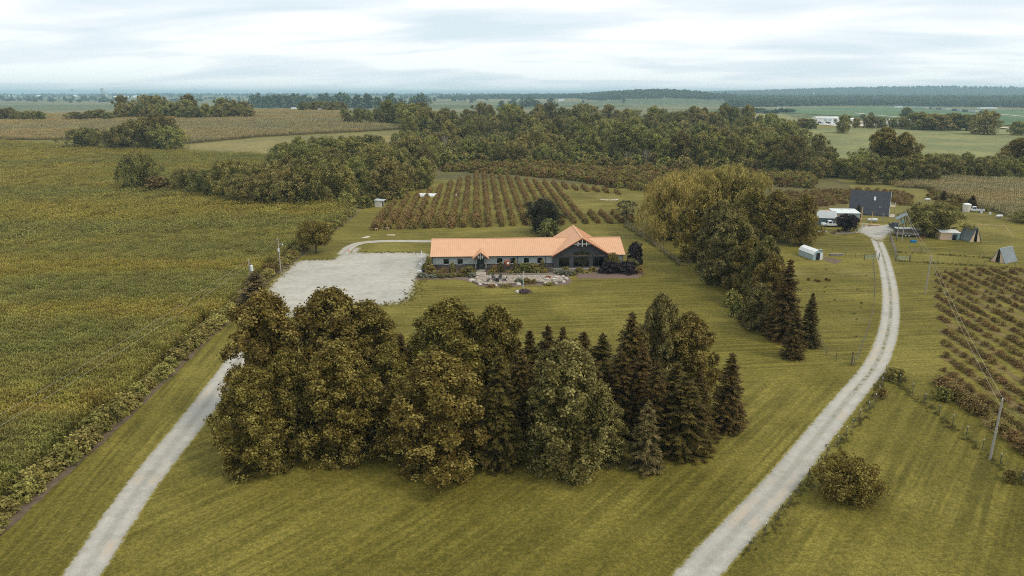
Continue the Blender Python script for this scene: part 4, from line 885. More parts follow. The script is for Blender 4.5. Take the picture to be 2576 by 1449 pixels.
# steps beside the gable
st_ = thing('garden_steps', 'four brown stone steps beside the dark gable', 'steps', HP(27.2, -.6), R(2.9))
for k in range(4): q = MB(); q.box(0, -.6 - k * .55, 0, 1.9, .56, .62 - k * .15); part('step', q.mesh('step', MT['stoneveneer']), st_)
q = MB(); q.box(20.5, -6.05, 0, 14.5, .25, .5); thing('timber_edging', 'long grey timber edging behind the terrace', 'edging', HP(0, 0), R(2.9), None, q.mesh('timber_edging', MT['greywood']))
# copper drum sculpture with a white heart
p = HP(17.4, -3.0); t = thing('drum_sculpture', 'rusty round drum with white heart on a stand by the windows', 'sculpture', p, R(25))
q = MB(); q.tube([(0, -.45, 2.35), (0, -.3, 2.35), (0, .45, 2.35), (0, .6, 2.35)], [.62, .68, .68, .5], 18); part('drum', q.mesh('drum', MT['rust']), t)
hpt = [(0, -.34), (.3, -.02), (.32, .16), (.18, .27), (0, .14), (-.18, .27), (-.32, .16), (-.3, -.02)]; q = MB(); q.hexa([(x, -.452, 2.38 + z) for x, z in hpt], [(x, -.475, 2.38 + z) for x, z in hpt]); part('heart', q.mesh('heart', MT['white']), t)
for x, y in ((-.4, -.3), (.4, -.3), (-.4, .4), (.4, .4)): q = MB(); q.tube([(x * 1.3, y * 1.2, 0), (x * .8, y * .8, 1.95)], .03, 5); part('leg', q.mesh('leg', MT['darkmetal']), t)
# pole on the lawn
p = G(1316, 733); t = thing('garden_pole', 'white and teal pole with crossbar standing in the front lawn', 'pole', p)
q = MB(); q.tube([(0, 0, 0), (0, 0, 3.2)], .07, 8); part('shaft', q.mesh('shaft', plain('white_teal_paint', (.5, .66, .64), .6, 0, .3, 5)), t); q = MB(); q.tube([(0, 0, 3.2), (0, 0, 3.9)], .06, 8); q.tube([(0, 0, 3.9), (0, 0, 4.4)], [.09, .03], 8); part('finial', q.mesh('finial', MT['offwhite']), t)
q = MB(); q.box(0, 0, 3.0, 2.3, .06, .06); part('crossbar', q.mesh('crossbar', MT['greywood']), t)
thing('flower_bed', 'round mauve flower clump at the foot of the lawn pole', 'flowers', G(1320, 736), 0, None, BUSH['mauve'][0], (2.1, 1.6, .75))
p = G(1302, 736); thing('boulder', 'single grey boulder beside the lawn pole', 'boulder', p, 0, None, MB().rock(0, 0, 0, .55, 0, .8, 77).mesh('boulder', MT['stonelight']))
# white mast and swing by the left end of the house
p = HP(-2.6, 2.8); t = thing('swing_frame', 'white mast with two timber braces and hanging white seat', 'swing', p)
q = MB(); q.tube([(0, 0, 0), (-.15, 0, 4.2)], [.12, .08], 8); part('mast', q.mesh('mast', MT['white']), t)
for s in (-1, 1): q = MB(); q.tube([(s * 1.6, -.5, 0), (0, 0, 2.5)], .06, 6); part('brace', q.mesh('brace', MT['greywood']), t)
q = MB(); q.hexa([(-.7, -.3, .9), (.1, -.3, .5), (.1, .3, .5), (-.7, .3, .9)], [(-.7, -.35, 1.2), (.15, -.35, .65), (.15, .35, .65), (-.7, .35, 1.2)]); part('seat', q.mesh('seat', MT['white']), t); q = MB(); q.tube([(-.3, 0, .9), (-.05, 0, 2.6)], .02, 4); part('rope', q.mesh('rope', MT['greywood']), t)
p = HP(-2.9, -3.0); t = thing('side_table', 'small white-topped table by the lot edge', 'table', p); q = MB(); q.box(0, 0, .5, .7, .5, .3); part('table_top', q.mesh('table_top', MT['offwhite']), t)
for x in (-.28, .28):
    for y in (-.18, .18): q = MB(); q.box(x, y, 0, .07, .07, .5); part('leg', q.mesh('leg', MT['teal']), t)
p = HP(-1.95, -2.7); t = thing('rubbish_bin', 'dark blue rubbish bin beside the white table', 'bin', p); q = MB(); q.tube([(0, 0, 0), (0, 0, .85)], [.27, .33], 12); part('body', q.mesh('body', MT['navy']), t); q = MB(); q.tube([(0, 0, .85), (0, 0, .95)], [.36, .2], 12); part('lid', q.mesh('lid', MT['navy']), t)
p = G(878, 632); q = MB(); q.tube([(0, 0, .04), (0, 0, .6)], [.2, .05], 10); q.box(0, 0, 0, .5, .5, .04); thing('marker_cone', 'small orange cone at the mouth of the back track', 'cone', p, 0, None, q.mesh('marker_cone', MT['orange']))
# planting in front of the house
def bush(key, x, y, h, r_, lb, k=0, name='shrub', cat='shrub', grp='shrubs around the house', frame='h', mesh=None):
    p = HP(x, y) if frame == 'h' else G(x, y); sx = r_ / .62
    return thing(name, lb, cat, p, random.uniform(0, 6.28), grp, mesh or BUSH[key][k % 3], (sx, sx, h) if mesh is None else (r_ / .36, r_ / .36, h))
for a in ((.6, -3.4, 2.0, .95, 'dark conical shrub left of the first window'), (4.75, -2.3, 2.4, .95, 'dark conical shrub between the first two windows'), (15.9, -2.4, 2.35, .95, 'dark conical shrub left of the rusty drum'), (19.3, -1.9, 2.6, .8, 'tall conical shrub right of the rusty drum'), (22.2, -2.8, 2.3, .9, 'conical shrub under the fifth window'), (25.6, -1.9, 2.7, .95, 'tall conical shrub under the last small window')):
    if a[0] > 1: bush('green', *a, name='cone_shrub', mesh=CONE)
for i, a in enumerate((('scrub', -.2, -3.2, 2.0, 1.3, 'rounded olive shrub at the left front corner of the house'), ('green', -.9, -.6, 3.4, .8, 'tall narrow evergreen at the left end of the house'), ('hedge', .8, -4.9, 1.2, .8, 'yellowish shrub below the corner shrub'), ('silver', -2.0, -5.9, 1.0, 1.2, 'silvery shrub at the left tip of the bed'), ('silver', .3, -6.5, .7, 1.2, 'low silvery shrub beside the lot'),
    ('bright', 2.2, -6.3, .7, 1.3, 'low green shrub in the left bed'), ('bright', 4.4, -5.9, .7, 1.3, 'low leafy shrub below the conical shrub'), ('scrub', 6.4, -5.7, .7, 1.1, 'low brown-green shrub in the left bed'), ('berry', 2.7, -2.0, 1.0, 1.1, 'reddish shrub under the first window'), ('scrub', 7.2, -2.4, 1.0, .9, 'small shrub under the second window'),
    ('green', 8.6, -4.6, 2.0, 1.35, 'drooping green shrub left of the porch'), ('silver', 9.3, -6.4, 1.0, .9, 'grey-green shrub left of the entrance walk'), ('yellow', 13.7, -3.2, .9, .6, 'yellow flowering shrub right of the porch'), ('bright', 13.5, -5.0, .6, 1.0, 'low green shrub right of the entrance walk'), ('bright', 15.4, -5.3, .5, .9, 'low green shrub behind the timber edging'),
    ('berry', 14.6, -2.2, 1.6, .8, 'reddish shrub beside the porch'), ('scrub', 18.0, -4.5, .8, .9, 'small shrub below the rusty drum'), ('bright', 19.5, -4.2, 1.1, .8, 'green shrub right of the rusty drum'), ('green', 21.0, -2.5, 2.0, 1.2, 'rounded dark shrub left of the fifth window'), ('green', 23.7, -2.5, 1.9, 1.2, 'rounded dark shrub right of the fifth window'),
    ('green', 24.6, -3.8, 1.2, 1.0, 'low dark shrub beside the tall cone'), ('yellow', 26.2, -3.3, .9, .65, 'bright yellow shrub left of the steps'), ('berry', 25.8, -4.4, .9, .8, 'pinkish shrub below the yellow shrub'), ('silver', 29.2, -4.9, 1.2, 1.25, 'silver shrub at the foot of the steps'), ('silver', 31.0, -5.6, 1.1, 1.1, 'silver shrub below the left gable window'),
    ('scrub', 31.0, -3.0, 1.2, .9, 'brown-green shrub under the left gable window'), ('scrub', 34.2, -3.2, 1.1, .9, 'brown-green shrub under the middle gable window'), ('scrub', 37.3, -2.9, 1.1, .85, 'brown-green shrub under the right gable window'), ('bright', 32.3, -5.4, .6, 1.3, 'low green mound beside the mulch bed'), ('hedge', 35.6, -3.8, .4, 1.0, 'low yellow grass in the gable bed'),
    ('purple', 41.4, -4.0, 2.6, 2.3, 'large dark purple shrub right of the gable windows'), ('purple', 45.0, -4.2, 2.5, 2.3, 'large dark purple shrub at the right corner'), ('scrub', 42.2, -1.4, 4.0, 1.5, 'tall thin shrub against the right end of the gable'), ('bright', 46.8, -1.8, 2.6, 1.5, 'pale green shrub at the right end of the house'), ('purple', 48.4, 3.0, 5.4, 1.9, 'tall purple tree behind the right end of the house'), ('berry', 47.8, -5.2, 1.6, 1.3, 'pinkish shrub at the far right of the bed'),
    ('silver', 19.6, -12.0, 1.0, 1.0, 'silvery plant in the terrace notch'), ('scrub', 21.2, -12.6, 1.1, 1.1, 'leafy plant behind the lawn pole'), ('berry', 22.8, -12.6, .9, .9, 'reddish plant beside the terrace notch'), ('scrub', 13.4, -15.0, .5, 1.0, 'low plant under the front terrace edge'), ('scrub', 16.6, -15.1, .5, 1.2, 'low plant under the middle terrace edge'), ('scrub', 26.0, -14.2, .5, 1.0, 'low plant under the right terrace curve'), ('green', -1.9, 1.2, 1.3, .8, 'small dark shrub beside the swing frame'))):
    bush(a[0], *a[1:], k=i)

# ---------------------------------------------------------------- trees, one by one
def tree(kind, u, v, vtop, wpx, name, label, cat='tree', group=None, utop=None, rz=None, parts=True):
    p = G(u, v); H = max(1.0, zat(u, vtop, p.y) - p.z); W = wpx * mpp(p)
    sxy = W / 2 / kind['R']; sz = H / kind['H']
    t = thing(name, label, cat, (p.x, p.y, p.z), random.uniform(0, 6.28) if rz is None else rz, group, None, (sxy, sxy, sz))
    part('crown', kind['crown'], t); part('trunk', kind['trunk'], t); return t
GR = 'trees of the front grove'
for a in ((SYC[0], 656, 1168, 925, 198, 'sycamore_tree', 'broad brown sycamore at the front left corner of the grove'), (SYC[1], 690, 1060, 738, 218, 'sycamore_tree', 'tall sycamore with twin tops at the left back of the grove'),
          (SYC[2], 865, 1135, 862, 205, 'sycamore_tree', 'drooping sycamore in the front row beside the left corner tree'), (SYC[3], 848, 1030, 728, 250, 'sycamore_tree', 'tall sycamore in front of the gravel lot with bare limb showing'), (SYC[0], 935, 1010, 760, 190, 'sycamore_tree', 'sycamore at the right end of the left clump'),
          (SYC[1], 1110, 1163, 893, 262, 'sycamore_tree', 'wide drooping sycamore in the front middle of the grove'), (SYC[2], 1135, 1050, 757, 262, 'sycamore_tree', 'tall broad sycamore behind the drooping middle one'), (SYC[3], 1248, 1045, 770, 172, 'sycamore_tree', 'narrow sycamore right of the broad middle one'),
          (SYCL, 1425, 1162, 862, 225, 'sycamore_tree', 'bright pale-leaved sycamore in the front of the grove'), (SYCL, 1652, 1012, 743, 130, 'sycamore_tree', 'pale tall sycamore standing above the spruces'), (SYC[2], 1722, 1015, 788, 150, 'sycamore_tree', 'sycamore at the right back of the grove')):
    tree(*a, group=GR)
tree(SYCL, 1520, 1150, 1010, 120, 'sycamore_tree', 'low pale sycamore right of the bright one', group=GR)
tree(SYC[3], 740, 1120, 880, 150, 'sycamore_tree', 'sycamore between the two front left trees', group=GR)
tree(SYC[0], 985, 1085, 865, 150, 'sycamore_tree', 'dark thin sycamore in the gap left of the middle', group=GR)
for i, a in enumerate(((1018, 1070, 838, 85, 'dark spruce in the gap right of the left clump'), (1258, 1165, 890, 125, 'dark brown spruce left of the bright sycamore'), (1305, 1100, 860, 110, 'dark spruce behind the bright sycamore'), (1332, 1055, 838, 80, 'first spruce top left of the back row'), (1374, 1050, 826, 95, 'second spruce of the back row'),
        (1412, 1050, 832, 85, 'third spruce of the back row'), (1463, 1060, 842, 100, 'fourth spruce of the back row'), (1509, 1060, 846, 100, 'fifth spruce of the back row'), (1579, 1035, 795, 115, 'tallest spruce beside the pale sycamore'), (1555, 1085, 880, 110, 'spruce in front of the tallest one'),
        (1607, 1085, 868, 105, 'spruce right of the front middle spruce'), (1642, 1120, 912, 120, 'dark spruce behind the small brown one'), (1692, 1090, 910, 110, 'spruce behind the large front pair'), (1714, 1135, 938, 145, 'left of the large front pair of spruces'), (1746, 1112, 936, 112, 'right of the large front pair of spruces'), (1826, 1077, 886, 108, 'lone dark spruce at the right of the grove'), (1485, 1125, 900, 110, 'spruce hidden behind the bright sycamore'))):
    tree(SPR[i % 3], a[0], a[1], a[2] - (8 if 3 <= i <= 8 else 0), a[3] * (1.4 if 3 <= i <= 8 else 1.0 if i == 15 else 1.15), 'spruce_tree', a[4], group='spruces of the front grove')
tree(SPRB, 1622, 1178, 1008, 100, 'spruce_tree', 'small brownish spruce in front of the dark spruces', group='spruces of the front grove')
tree(SPRB, 648, 775, 682, 118, 'spruce_tree', 'spreading brownish spruce beside the left power pole')
# row along the east lawn
GE = 'trees along the east lawn'
for k, a in enumerate(((1755, 655, 478, 125, 'tall sycamore behind the others next to the willow'), (1803, 688, 506, 135, 'tall sycamore second from the willow'), (1842, 716, 540, 150, 'broad sycamore in the middle of the east row'), (1882, 742, 600, 110, 'shorter sycamore before the broad one'), (1916, 762, 596, 105, 'sycamore facing the white shed'), (1930, 802, 643, 115, 'sycamore before the dark spruce of the east row'), (1905, 826, 714, 92, 'small pale sycamore at the lawn edge of the east row'))):
    tree([SYC[0], SYCL, SYCL, SYC[3], SYCL, SYC[1], SYCL][k], *a[:3], a[3] * .88, 'sycamore_tree', a[4], group=GE)
for k, a in enumerate(((1968, 852, 652, 105, 'tall dark spruce near the end of the east row'), (1993, 899, 776, 72, 'small dense spruce at the very end of the east row'), (2030, 868, 738, 70, 'spruce nearest the pasture fence'))): tree(SPR[k], *a[:4], 'spruce_tree', a[4], group=GE)
for k, (u, v, lb) in enumerate(((1843, 770, 'grey shrub under the east row'), (1858, 795, 'second grey shrub under the east row'), (1880, 815, 'shrub under the small pale sycamore'), (1790, 712, 'shrub at the foot of the tall sycamores'))): bush('green', u, v, 3.0, 1.7, lb, k, frame='p', grp='shrubs under the east row')
tree(WIL[0], 1690, 600, 440, 178, 'willow_tree', 'big rounded weeping willow beside the rail fence', cat='willow', group='willows')
tree(WIL[1], 1830, 575, 420, 200, 'willow_tree', 'wide willow dome behind the east row', cat='willow', group='willows')
tree(WIL[1], 1745, 580, 428, 150, 'willow_tree', 'willow rising between the two larger ones', cat='willow', group='willows')
for k, a in enumerate(((1890, 600, 476, 92, 'oak left of the farmyard oaks'), (1945, 603, 480, 95, 'oak between willow and farmyard'), (2012, 615, 490, 92, 'large brown oak left of the white pickup'))): tree(OAK[k % 2], *a[:4], 'oak_tree', a[4], group='farmyard oaks')
tree(RND, 796, 637, 556, 84, 'round_tree', 'single round tree on a clear trunk beside the lot')
tree(PIN, 1366, 585, 502, 98, 'pine_tree', 'wide dark pine behind the house roof', cat='pine'); tree(LPN, 1575, 562, 503, 56, 'pine_tree', 'slender leaning pine on the grass right of the orchard', cat='pine')
bush('bright', 1378, 600, 5.4, 3.0, 'pale green willow shrub behind the house roof', 1, frame='p', grp=None)
tree(PRP, 2129, 583, 540, 50, 'purple_tree', 'dark purple round tree beside the gravel court'); tree(BIG[0], 2343, 592, 512, 128, 'round_tree', 'huge round brown tree behind the stock trailer')
for k, a in enumerate(((2371, 510, 479, 30, 'small dark spruce beside the east corn'), (2443, 524, 490, 36, 'small dark spruce next to the white tank'))): tree(SPR[k], *a[:4], 'spruce_tree', a[4], group='young spruces by the east corn')
tree(SPR[2], 2157, 546, 514, 22, 'spruce_tree', 'small spruce against the dark shingled roof')
tree(BIG[1], 2590, 560, 530, 80, 'round_tree', 'dark tree at the right frame edge')
t = tree(RND, 2128, 1250, 1128, 150, 'pasture_tree', 'bushy round tree alone in the right pasture'); t.children[0].location.z = -1.9; t.children[1].location.z = -1.9; 
for k, a in enumerate(((2253, 957, 925, 44, 'olive bush at the pasture fence corner'), (2216, 1000, 972, 26, 'small bush on the drive-side fence'), (2542, 1212, 1180, 30, 'small green bush by the wire fence'), (2370, 1005, 972, 44, 'round brown bush at the berry field edge'), (2437, 1018, 988, 40, 'second brown bush at the berry field edge'))):
    p = G(a[0], a[1]); bush('scrub', a[0], a[1], (a[1] - a[2]) * mpp(p) * .95, a[3] * mpp(p) / 2, a[4], k, frame='p', grp=None)
# left fields: clusters and hedgerow trees
LF = 'bushy trees in the left fields'
for k, a in enumerate(((218, 375, 322, 84, 'small round bush cluster in the left field'), (315, 378, 316, 90, 'left lobe of the big dark bush cluster'), (365, 379, 296, 85, 'middle of the big dark bush cluster'), (405, 376, 288, 88, 'tallest top of the big dark bush cluster'), (430, 381, 318, 80, 'right end of the big dark bush cluster'), (298, 376, 340, 50, 'low left edge of the big bush cluster'))): tree(BIG[k % 2], *a[:4], 'round_tree', a[4], group=LF)
tree(BIG[0], 352, 482, 386, 88, 'willow_tree', 'brown feathery tree standing alone in the corn', group=LF); bush('scrub', 400, 488, 7, 5.5, 'tangled bush right of the lone feathery tree', 1, frame='p', grp=None)
for k, a in enumerate(((480, 488, 425, 80, 'first bushy tree of the corn hedgerow'), (530, 498, 428, 90, 'second bushy tree of the corn hedgerow'), (585, 500, 402, 90, 'dark upright tree of the corn hedgerow'), (600, 512, 440, 100, 'round tree before the dark upright one'), (660, 520, 440, 100, 'round tree at the hedgerow corner'), (640, 490, 410, 80, 'brown tree behind the hedgerow corner'), (705, 522, 445, 95, 'last bushy tree of the corn hedgerow'), (690, 480, 405, 80, 'grey-green tree behind the hedgerow'))):
    tree(BIG[k % 2], *a[:4], 'round_tree', a[4], group='corn hedgerow trees')
# the left wood
LW = 'trees of the wood left of the orchard'
n = 0
for row, (v, u0, u1, st) in enumerate(((520, 745, 930, 66), (495, 735, 1010, 60), (470, 730, 1080, 58), (445, 735, 1100, 54), (425, 745, 1060, 48), (402, 735, 1000, 46))):
    us = np.arange(u0, u1, st)
    for i, u in enumerate(us):
        vv = v + random.uniform(-7, 7); uu = u + random.uniform(-12, 12); p = G(uu, vv); k = random.choice((0, 1, 3, 4, 2)); h = random.uniform(9.5, 17.5)
        kd = BIG[i % 2] if random.random() < .4 else WOOD[k]
        t = thing('woodland_tree', '%s tree from the left in row %s, from the front, of the orchard-side wood' % (nth(i), WORDS[row]), 'tree', p, random.uniform(0, 6.28), LW, None, (h / kd['H'] * random.uniform(.85, 1.15),) * 2 + (h / kd['H'],))
        part('crown', kd['crown'], t); part('trunk', kd['trunk'], t)
# the creek wood behind the orchard
CW = 'trees of the creek wood'
ROWS = ((438, [(1950, 2060)], 52), (424, [(1040, 1120), (1540, 2080)], 44), (408, [(1015, 1120), (1180, 1330), (1360, 2080)], 41), (392, [(1010, 1170), (1300, 2020)], 38), (377, [(1005, 1150), (1290, 2010)], 34), (362, [(1010, 1180), (1330, 1980)], 32), (348, [(1030, 1960)], 29), (334, [(1040, 1940)], 27), (321, [(1040, 1120), (1150, 1920)], 25), (310, [(880, 1040), (1120, 1860)], 24), (301, [(870, 1110), (1240, 1500)], 24))
for row, (v, rng_, st) in enumerate(ROWS):
    i = 0
    for u0, u1 in rng_:
        for u in np.arange(u0, u1, st):
            uu = u + random.uniform(-.35, .35) * st; vv = v + random.uniform(-.3, .3) * (ROWS[max(row - 1, 0)][0] - v + 8) * .5; p = G(uu, vv); q = random.random()
            if q < .035 and row < 6:
                thing('bare_tree', 'pale leafless tree, number %s from the left in row %s of the creek wood' % (nth(i), WORDS[row]), 'tree', p, random.uniform(0, 6), CW, DEAD[i % 2], random.uniform(.8, 1.15))
            else:
                k = random.choice((0, 1, 2, 3, 4, 5)); h = random.choice((random.uniform(8, 12), random.uniform(11, 16), random.uniform(15, 21))); s = h / 13
                thing('woodland_tree', '%s tree from the left in row %s, from the front, of the creek wood' % (nth(i), WORDS[row]), 'tree', p, random.uniform(0, 6.28), CW, WOODM[k], (s * random.uniform(.85, 1.2),) * 2 + (s,))
            i += 1
# east hedgerow beyond the farmyard
EH = 'trees of the east hedgerow'
for row, (v, u0, u1, st) in enumerate(((460, 2180, 2380, 52), (447, 2060, 2600, 46), (436, 2080, 2620, 44))):
    for i, u in enumerate(np.arange(u0, u1, st)):
        p = G(u + random.uniform(-12, 12), v + random.uniform(-4, 4)); s = random.uniform(7, 11.5) / 13; thing('hedgerow_tree', '%s tree from the left in row %s of the east hedgerow' % (nth(i), WORDS[row]), 'tree', p, random.uniform(0, 6.28), EH, WOODM[random.choice((0, 1, 3, 4))], (s * 1.25, s * 1.25, s))
for k, a in enumerate(((2215, 432, 322, 95, 'tall spreading tree rising above the east hedgerow, left half'), (2265, 434, 335, 90, 'tall spreading tree rising above the east hedgerow, right half'), (2555, 432, 348, 100, 'tall spreading tree at the right end of the hedgerow'))): tree(OAK[k % 2], *a[:4], 'spreading_tree', a[4], group=EH)
# pasture trees
PT = 'trees on the east pasture'
for k, a in enumerate(((2120, 335, 290, 40, 'lone tree before the white warehouse'), (2152, 322, 297, 26, 'dark narrow tree right of the warehouse'), (2188, 322, 291, 38, 'bushy tree before the brown shed'), (2218, 322, 296, 28, 'round tree right of the brown shed'), (2245, 322, 298, 24, 'small tree left of the pasture thicket'), (2278, 302, 272, 36, 'tree behind the white sheds'), (2310, 326, 284, 70, 'left tree of the pasture thicket'), (2350, 327, 288, 72, 'second tree of the pasture thicket'), (2395, 327, 286, 70, 'third tree of the pasture thicket'), (2430, 328, 290, 60, 'fourth tree of the pasture thicket'), (2475, 338, 281, 68, 'big tree at the right of the thicket'), (2268, 323, 294, 30, 'grey tree at the thicket edge'), (2020, 322, 298, 42, 'left bushy tree on the north pasture'), (2040, 324, 300, 34, 'right bushy tree on the north pasture'), (1940, 322, 300, 34, 'tree at the wood edge of the north pasture'), (2560, 340, 306, 40, 'tree at the right frame edge on the pasture'), (2190, 296, 283, 14, 'small round tree by the far road'), (2170, 300, 288, 18, 'second round tree by the far road'))):
    p = G(a[0], a[1]); s = (a[1] - a[2]) * mpp(p) / 13; thing('pasture_tree', a[4], 'tree', p, random.uniform(0, 6.28), PT, WOODM[(1, 5, 3, 0)[k % 4]], (a[3] * mpp(p) / 10.4,) * 2 + (s,))
# trees on and behind the left crest
def frow(us, v, vt, wp, names, grp, kind=None, jv=2):
    for i, u in enumerate(us):
        p = G(u, v + random.uniform(-jv, jv)); h = max(4, (v - vt) * mpp(p) * random.uniform(.75, 1.15)); w_ = wp * mpp(p) * random.uniform(.8, 1.3)
        thing('distant_tree', names % nth(i), 'tree', p, random.uniform(0, 6.28), grp, (kind or FARM)[random.randrange(3)], (w_ / 10.4, w_ / 10.4, h / 13))
frow(np.arange(8, 110, 19), 305, 274, 34, '%s tree from the left in the grove at the left frame edge', 'grove at the left frame edge', WOODM)
frow(np.arange(190, 290, 21), 304, 279, 34, '%s tree from the left in the short treeline behind the crest', 'short treeline behind the crest', WOODM)
frow(np.arange(300, 640, 17), 299, 264, 34, '%s tree from the left in the long treeline behind the crest', 'long treeline behind the crest', WOODM, 3)
frow((310, 372, 400, 395, 470, 478, 560, 590, 615), 290, 246, 40, '%s tall tree from the left above the long treeline', 'tall trees above the long treeline', WOODM)
frow(np.arange(640, 880, 13), 272, 240, 22, '%s tree from the left in the dark windbreak by the white house', 'windbreak by the white house', FARM)
frow(np.arange(760, 870, 15), 281, 258, 24, '%s tree from the left close around the white house', 'trees around the white house', WOODM)
frow((900, 925, 950, 985, 1010, 1045, 1060), 276, 241, 30, '%s tree from the left on the far edge of the wood', 'far edge of the wood', FARM)
frow((1262, 1290, 1312, 1326, 1332, 1347, 1385), 268, 249, 17, '%s tree from the left around the far white farm', 'trees round the far white farm', FARM)
frow((1160, 1190, 1140, 1225), 251, 244, 12, '%s small tree from the left in the far middle fields', 'small trees in the far fields', FARM)
frow(np.arange(1820, 2000, 12), 284, 274, 20, '%s tree from the left in the treeline beyond the north pasture', 'treeline beyond the north pasture', FARM)
frow((20, 32, 50, 62, 76, 90, 130, 200, 255, 262, 272, 285, 395, 437, 445, 505), 254, 247, 12, '%s small tree from the left on the far left plain', 'small trees on the far left plain', FARM, 3)
# far woods: masses
def mass(name, pts, label, scl=(.8, 1.25), seed=0): scatter(name, pts, FARM, scl, None, label, seed)
hillp = [(420, 3500), (1150, 3500), (1400, 3900), (1300, 4500), (500, 4800), (-500, 4750), (-300, 4400), (350, 4200)]
mass('hill_forest', fill(hillp, 26, 0, .5, 21), 'wooded blue-green ridge on the middle horizon', (1.0, 1.9), 21)
valp = px((1840, 270), (2050, 266.5), (2260, 266), (2480, 270), (2760, 276)) + [Vector((9000, 9200, 0)), Vector((2200, 9200, 0)), Vector((1500, 5200, 0))]
vp_ = fill(valp, 30, 0.3, .5, 22, 0, 3900, .1); vp2 = fill(valp, 48, 0.2, .5, 23, 3900, 9500, .05)
mass('valley_forest', vp_, 'broad blue forest filling the valley on the right', (1.2, 1.9), 22); mass('valley_forest_beyond', vp2, 'hazy forest and ridge on the far right horizon', (1.3, 2.4), 23)
rg = np.random.default_rng(5); xs = rg.uniform(-6500, 900, 900); ys = np.repeat(rg.uniform(2600, 8800, 30), 30) + rg.normal(0, 40, 900); k = onframe(xs, ys, .1); xs, ys = xs[k], ys[k]
mass('plain_treelines', np.stack([xs, ys, T(xs, ys)], 1), 'thin far treelines across the left horizon', (1.0, 2.0), 24)
xs = rg.uniform(-7000, 2500, 1500); ys = rg.uniform(8200, 9200, 1500); k = onframe(xs, ys, .1); xs, ys = xs[k], ys[k]
mass('horizon_treeline', np.stack([xs, ys, T(xs, ys)], 1), 'continuous blue treeline on the left horizon', (1.2, 2.6), 25)

# ---------------------------------------------------------------- orchard rows behind the house
OB = []
for r_ in range(24):
    x0 = -42 + r_ * 3.9; y0 = 207 + r_ * .62 + random.uniform(-1, 1); y1 = 262 + r_ * 11 if r_ < 8 else 355 - (r_ - 8) * 4.3
    y = y0; j = 0
    while y < y1:
        gap = r_ >= 18 and 236 < y < y1 - 16 + (r_ - 18) * 1.5
        if not gap and not (r_ > 21 and y < 240): OB.append((r_, j, x0 + (y - 207) * -.05 + random.uniform(-.3, .3), y)); j += 1
        y += 1.75 + random.uniform(-.3, .3)
OB.sort(key=lambda q: q[3])
for r_, j, x, y in OB[:290]:
    s = random.uniform(.8, 1.1) * (1.14 if r_ < 9 else .78); thing('orchard_bush', '%s bush from the house in orchard row %s from the left' % (nth(j), nth(r_)), 'bush', (x, y, gz(x, y)), random.uniform(0, 6.28), 'bushes of the orchard rows', BUSH['orch'][(r_ + j) % 3], (1.8 * s, 1.8 * s, 2.2 * s))
scatter('orchard_rows', [(x, y, gz(x, y)) for _, _, x, y in OB[290:]], BUSH['orch'], (1.2, 1.65), None, 'rows of brownish orchard bushes running away up the slope', 31)
# hedge of shrubs between corn and lawn
HS = spline(shifted(HB, 1.6), 1.0); acc = 0; i = 0; last = HS[0]
for p in HS[1:]:
    acc += (p - last).length; last = p
    near = p.y < 125
    if acc > (2.0 if near else 2.6) and p.y > 34 and i < 120:
        acc = 0; s = random.uniform(1.5, 2.3); a = random.uniform(-.4, .4)
        thing('hedge_shrub', '%s pale olive shrub from the bottom left along the corn edge' % nth(i), 'shrub', (p.x + a, p.y + a, gz(p.x, p.y)), random.uniform(0, 6.28), 'shrubs along the corn edge', BUSH['hedge' if near or random.random() < .5 else 'scrub'][i % 3], (s * 1.15, s * 1.15, s * random.uniform(.85, 1.15))); i += 1
# scrub masses
sp1 = px((1110, 433), (1120, 418), (1400, 412), (1700, 424), (2050, 446), (2050, 475), (1900, 470), (1650, 484), (1580, 479), (1440, 455), (1280, 440), (1150, 432))
scatter('creek_scrub', fill(sp1, 3.4, .2, .5, 41), BUSH['scrub'], (2.0, 3.6), None, 'brown-green scrub between orchard and creek wood', 41)
sp2 = px((1960, 520), (1965, 488), (2140, 480), (2260, 484), (2300, 500), (2290, 520), (2240, 515), (2140, 512), (2020, 525))
scatter('yard_scrub', fill(sp2, 2.4, .2, .5, 42), BUSH['berry'], (1.1, 1.9), None, 'reddish brown scrub around the dark shingled house', 42)
sp3 = px((2330, 500), (2340, 478), (2470, 510), (2500, 535), (2440, 530), (2400, 535)); scatter('tank_scrub', fill(sp3, 3.2, .2, .5, 43), BUSH['scrub'], (.9, 1.9), None, 'weedy scrub around the white tank', 43)
sp4 = px((1010, 400), (1060, 385), (1330, 372), (1330, 400), (1200, 408), (1060, 428)); scatter('clearing_scrub', fill(sp4, 6, .2, .5, 44), BUSH['scrub'], (2.2, 4.2), None, 'low scrub in the clearing of the creek wood', 44)
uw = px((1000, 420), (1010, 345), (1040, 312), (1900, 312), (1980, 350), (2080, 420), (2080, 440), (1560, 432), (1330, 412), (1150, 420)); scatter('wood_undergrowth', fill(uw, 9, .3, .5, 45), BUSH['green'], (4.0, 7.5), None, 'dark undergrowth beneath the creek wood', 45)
lu = px((740, 525), (720, 470), (740, 405), (1000, 400), (1090, 440), (1010, 500), (930, 525)); scatter('left_undergrowth', fill(lu, 6, .3, .5, 46), BUSH['green'], (3.0, 5.5), None, 'dark undergrowth beneath the orchard-side wood', 46)
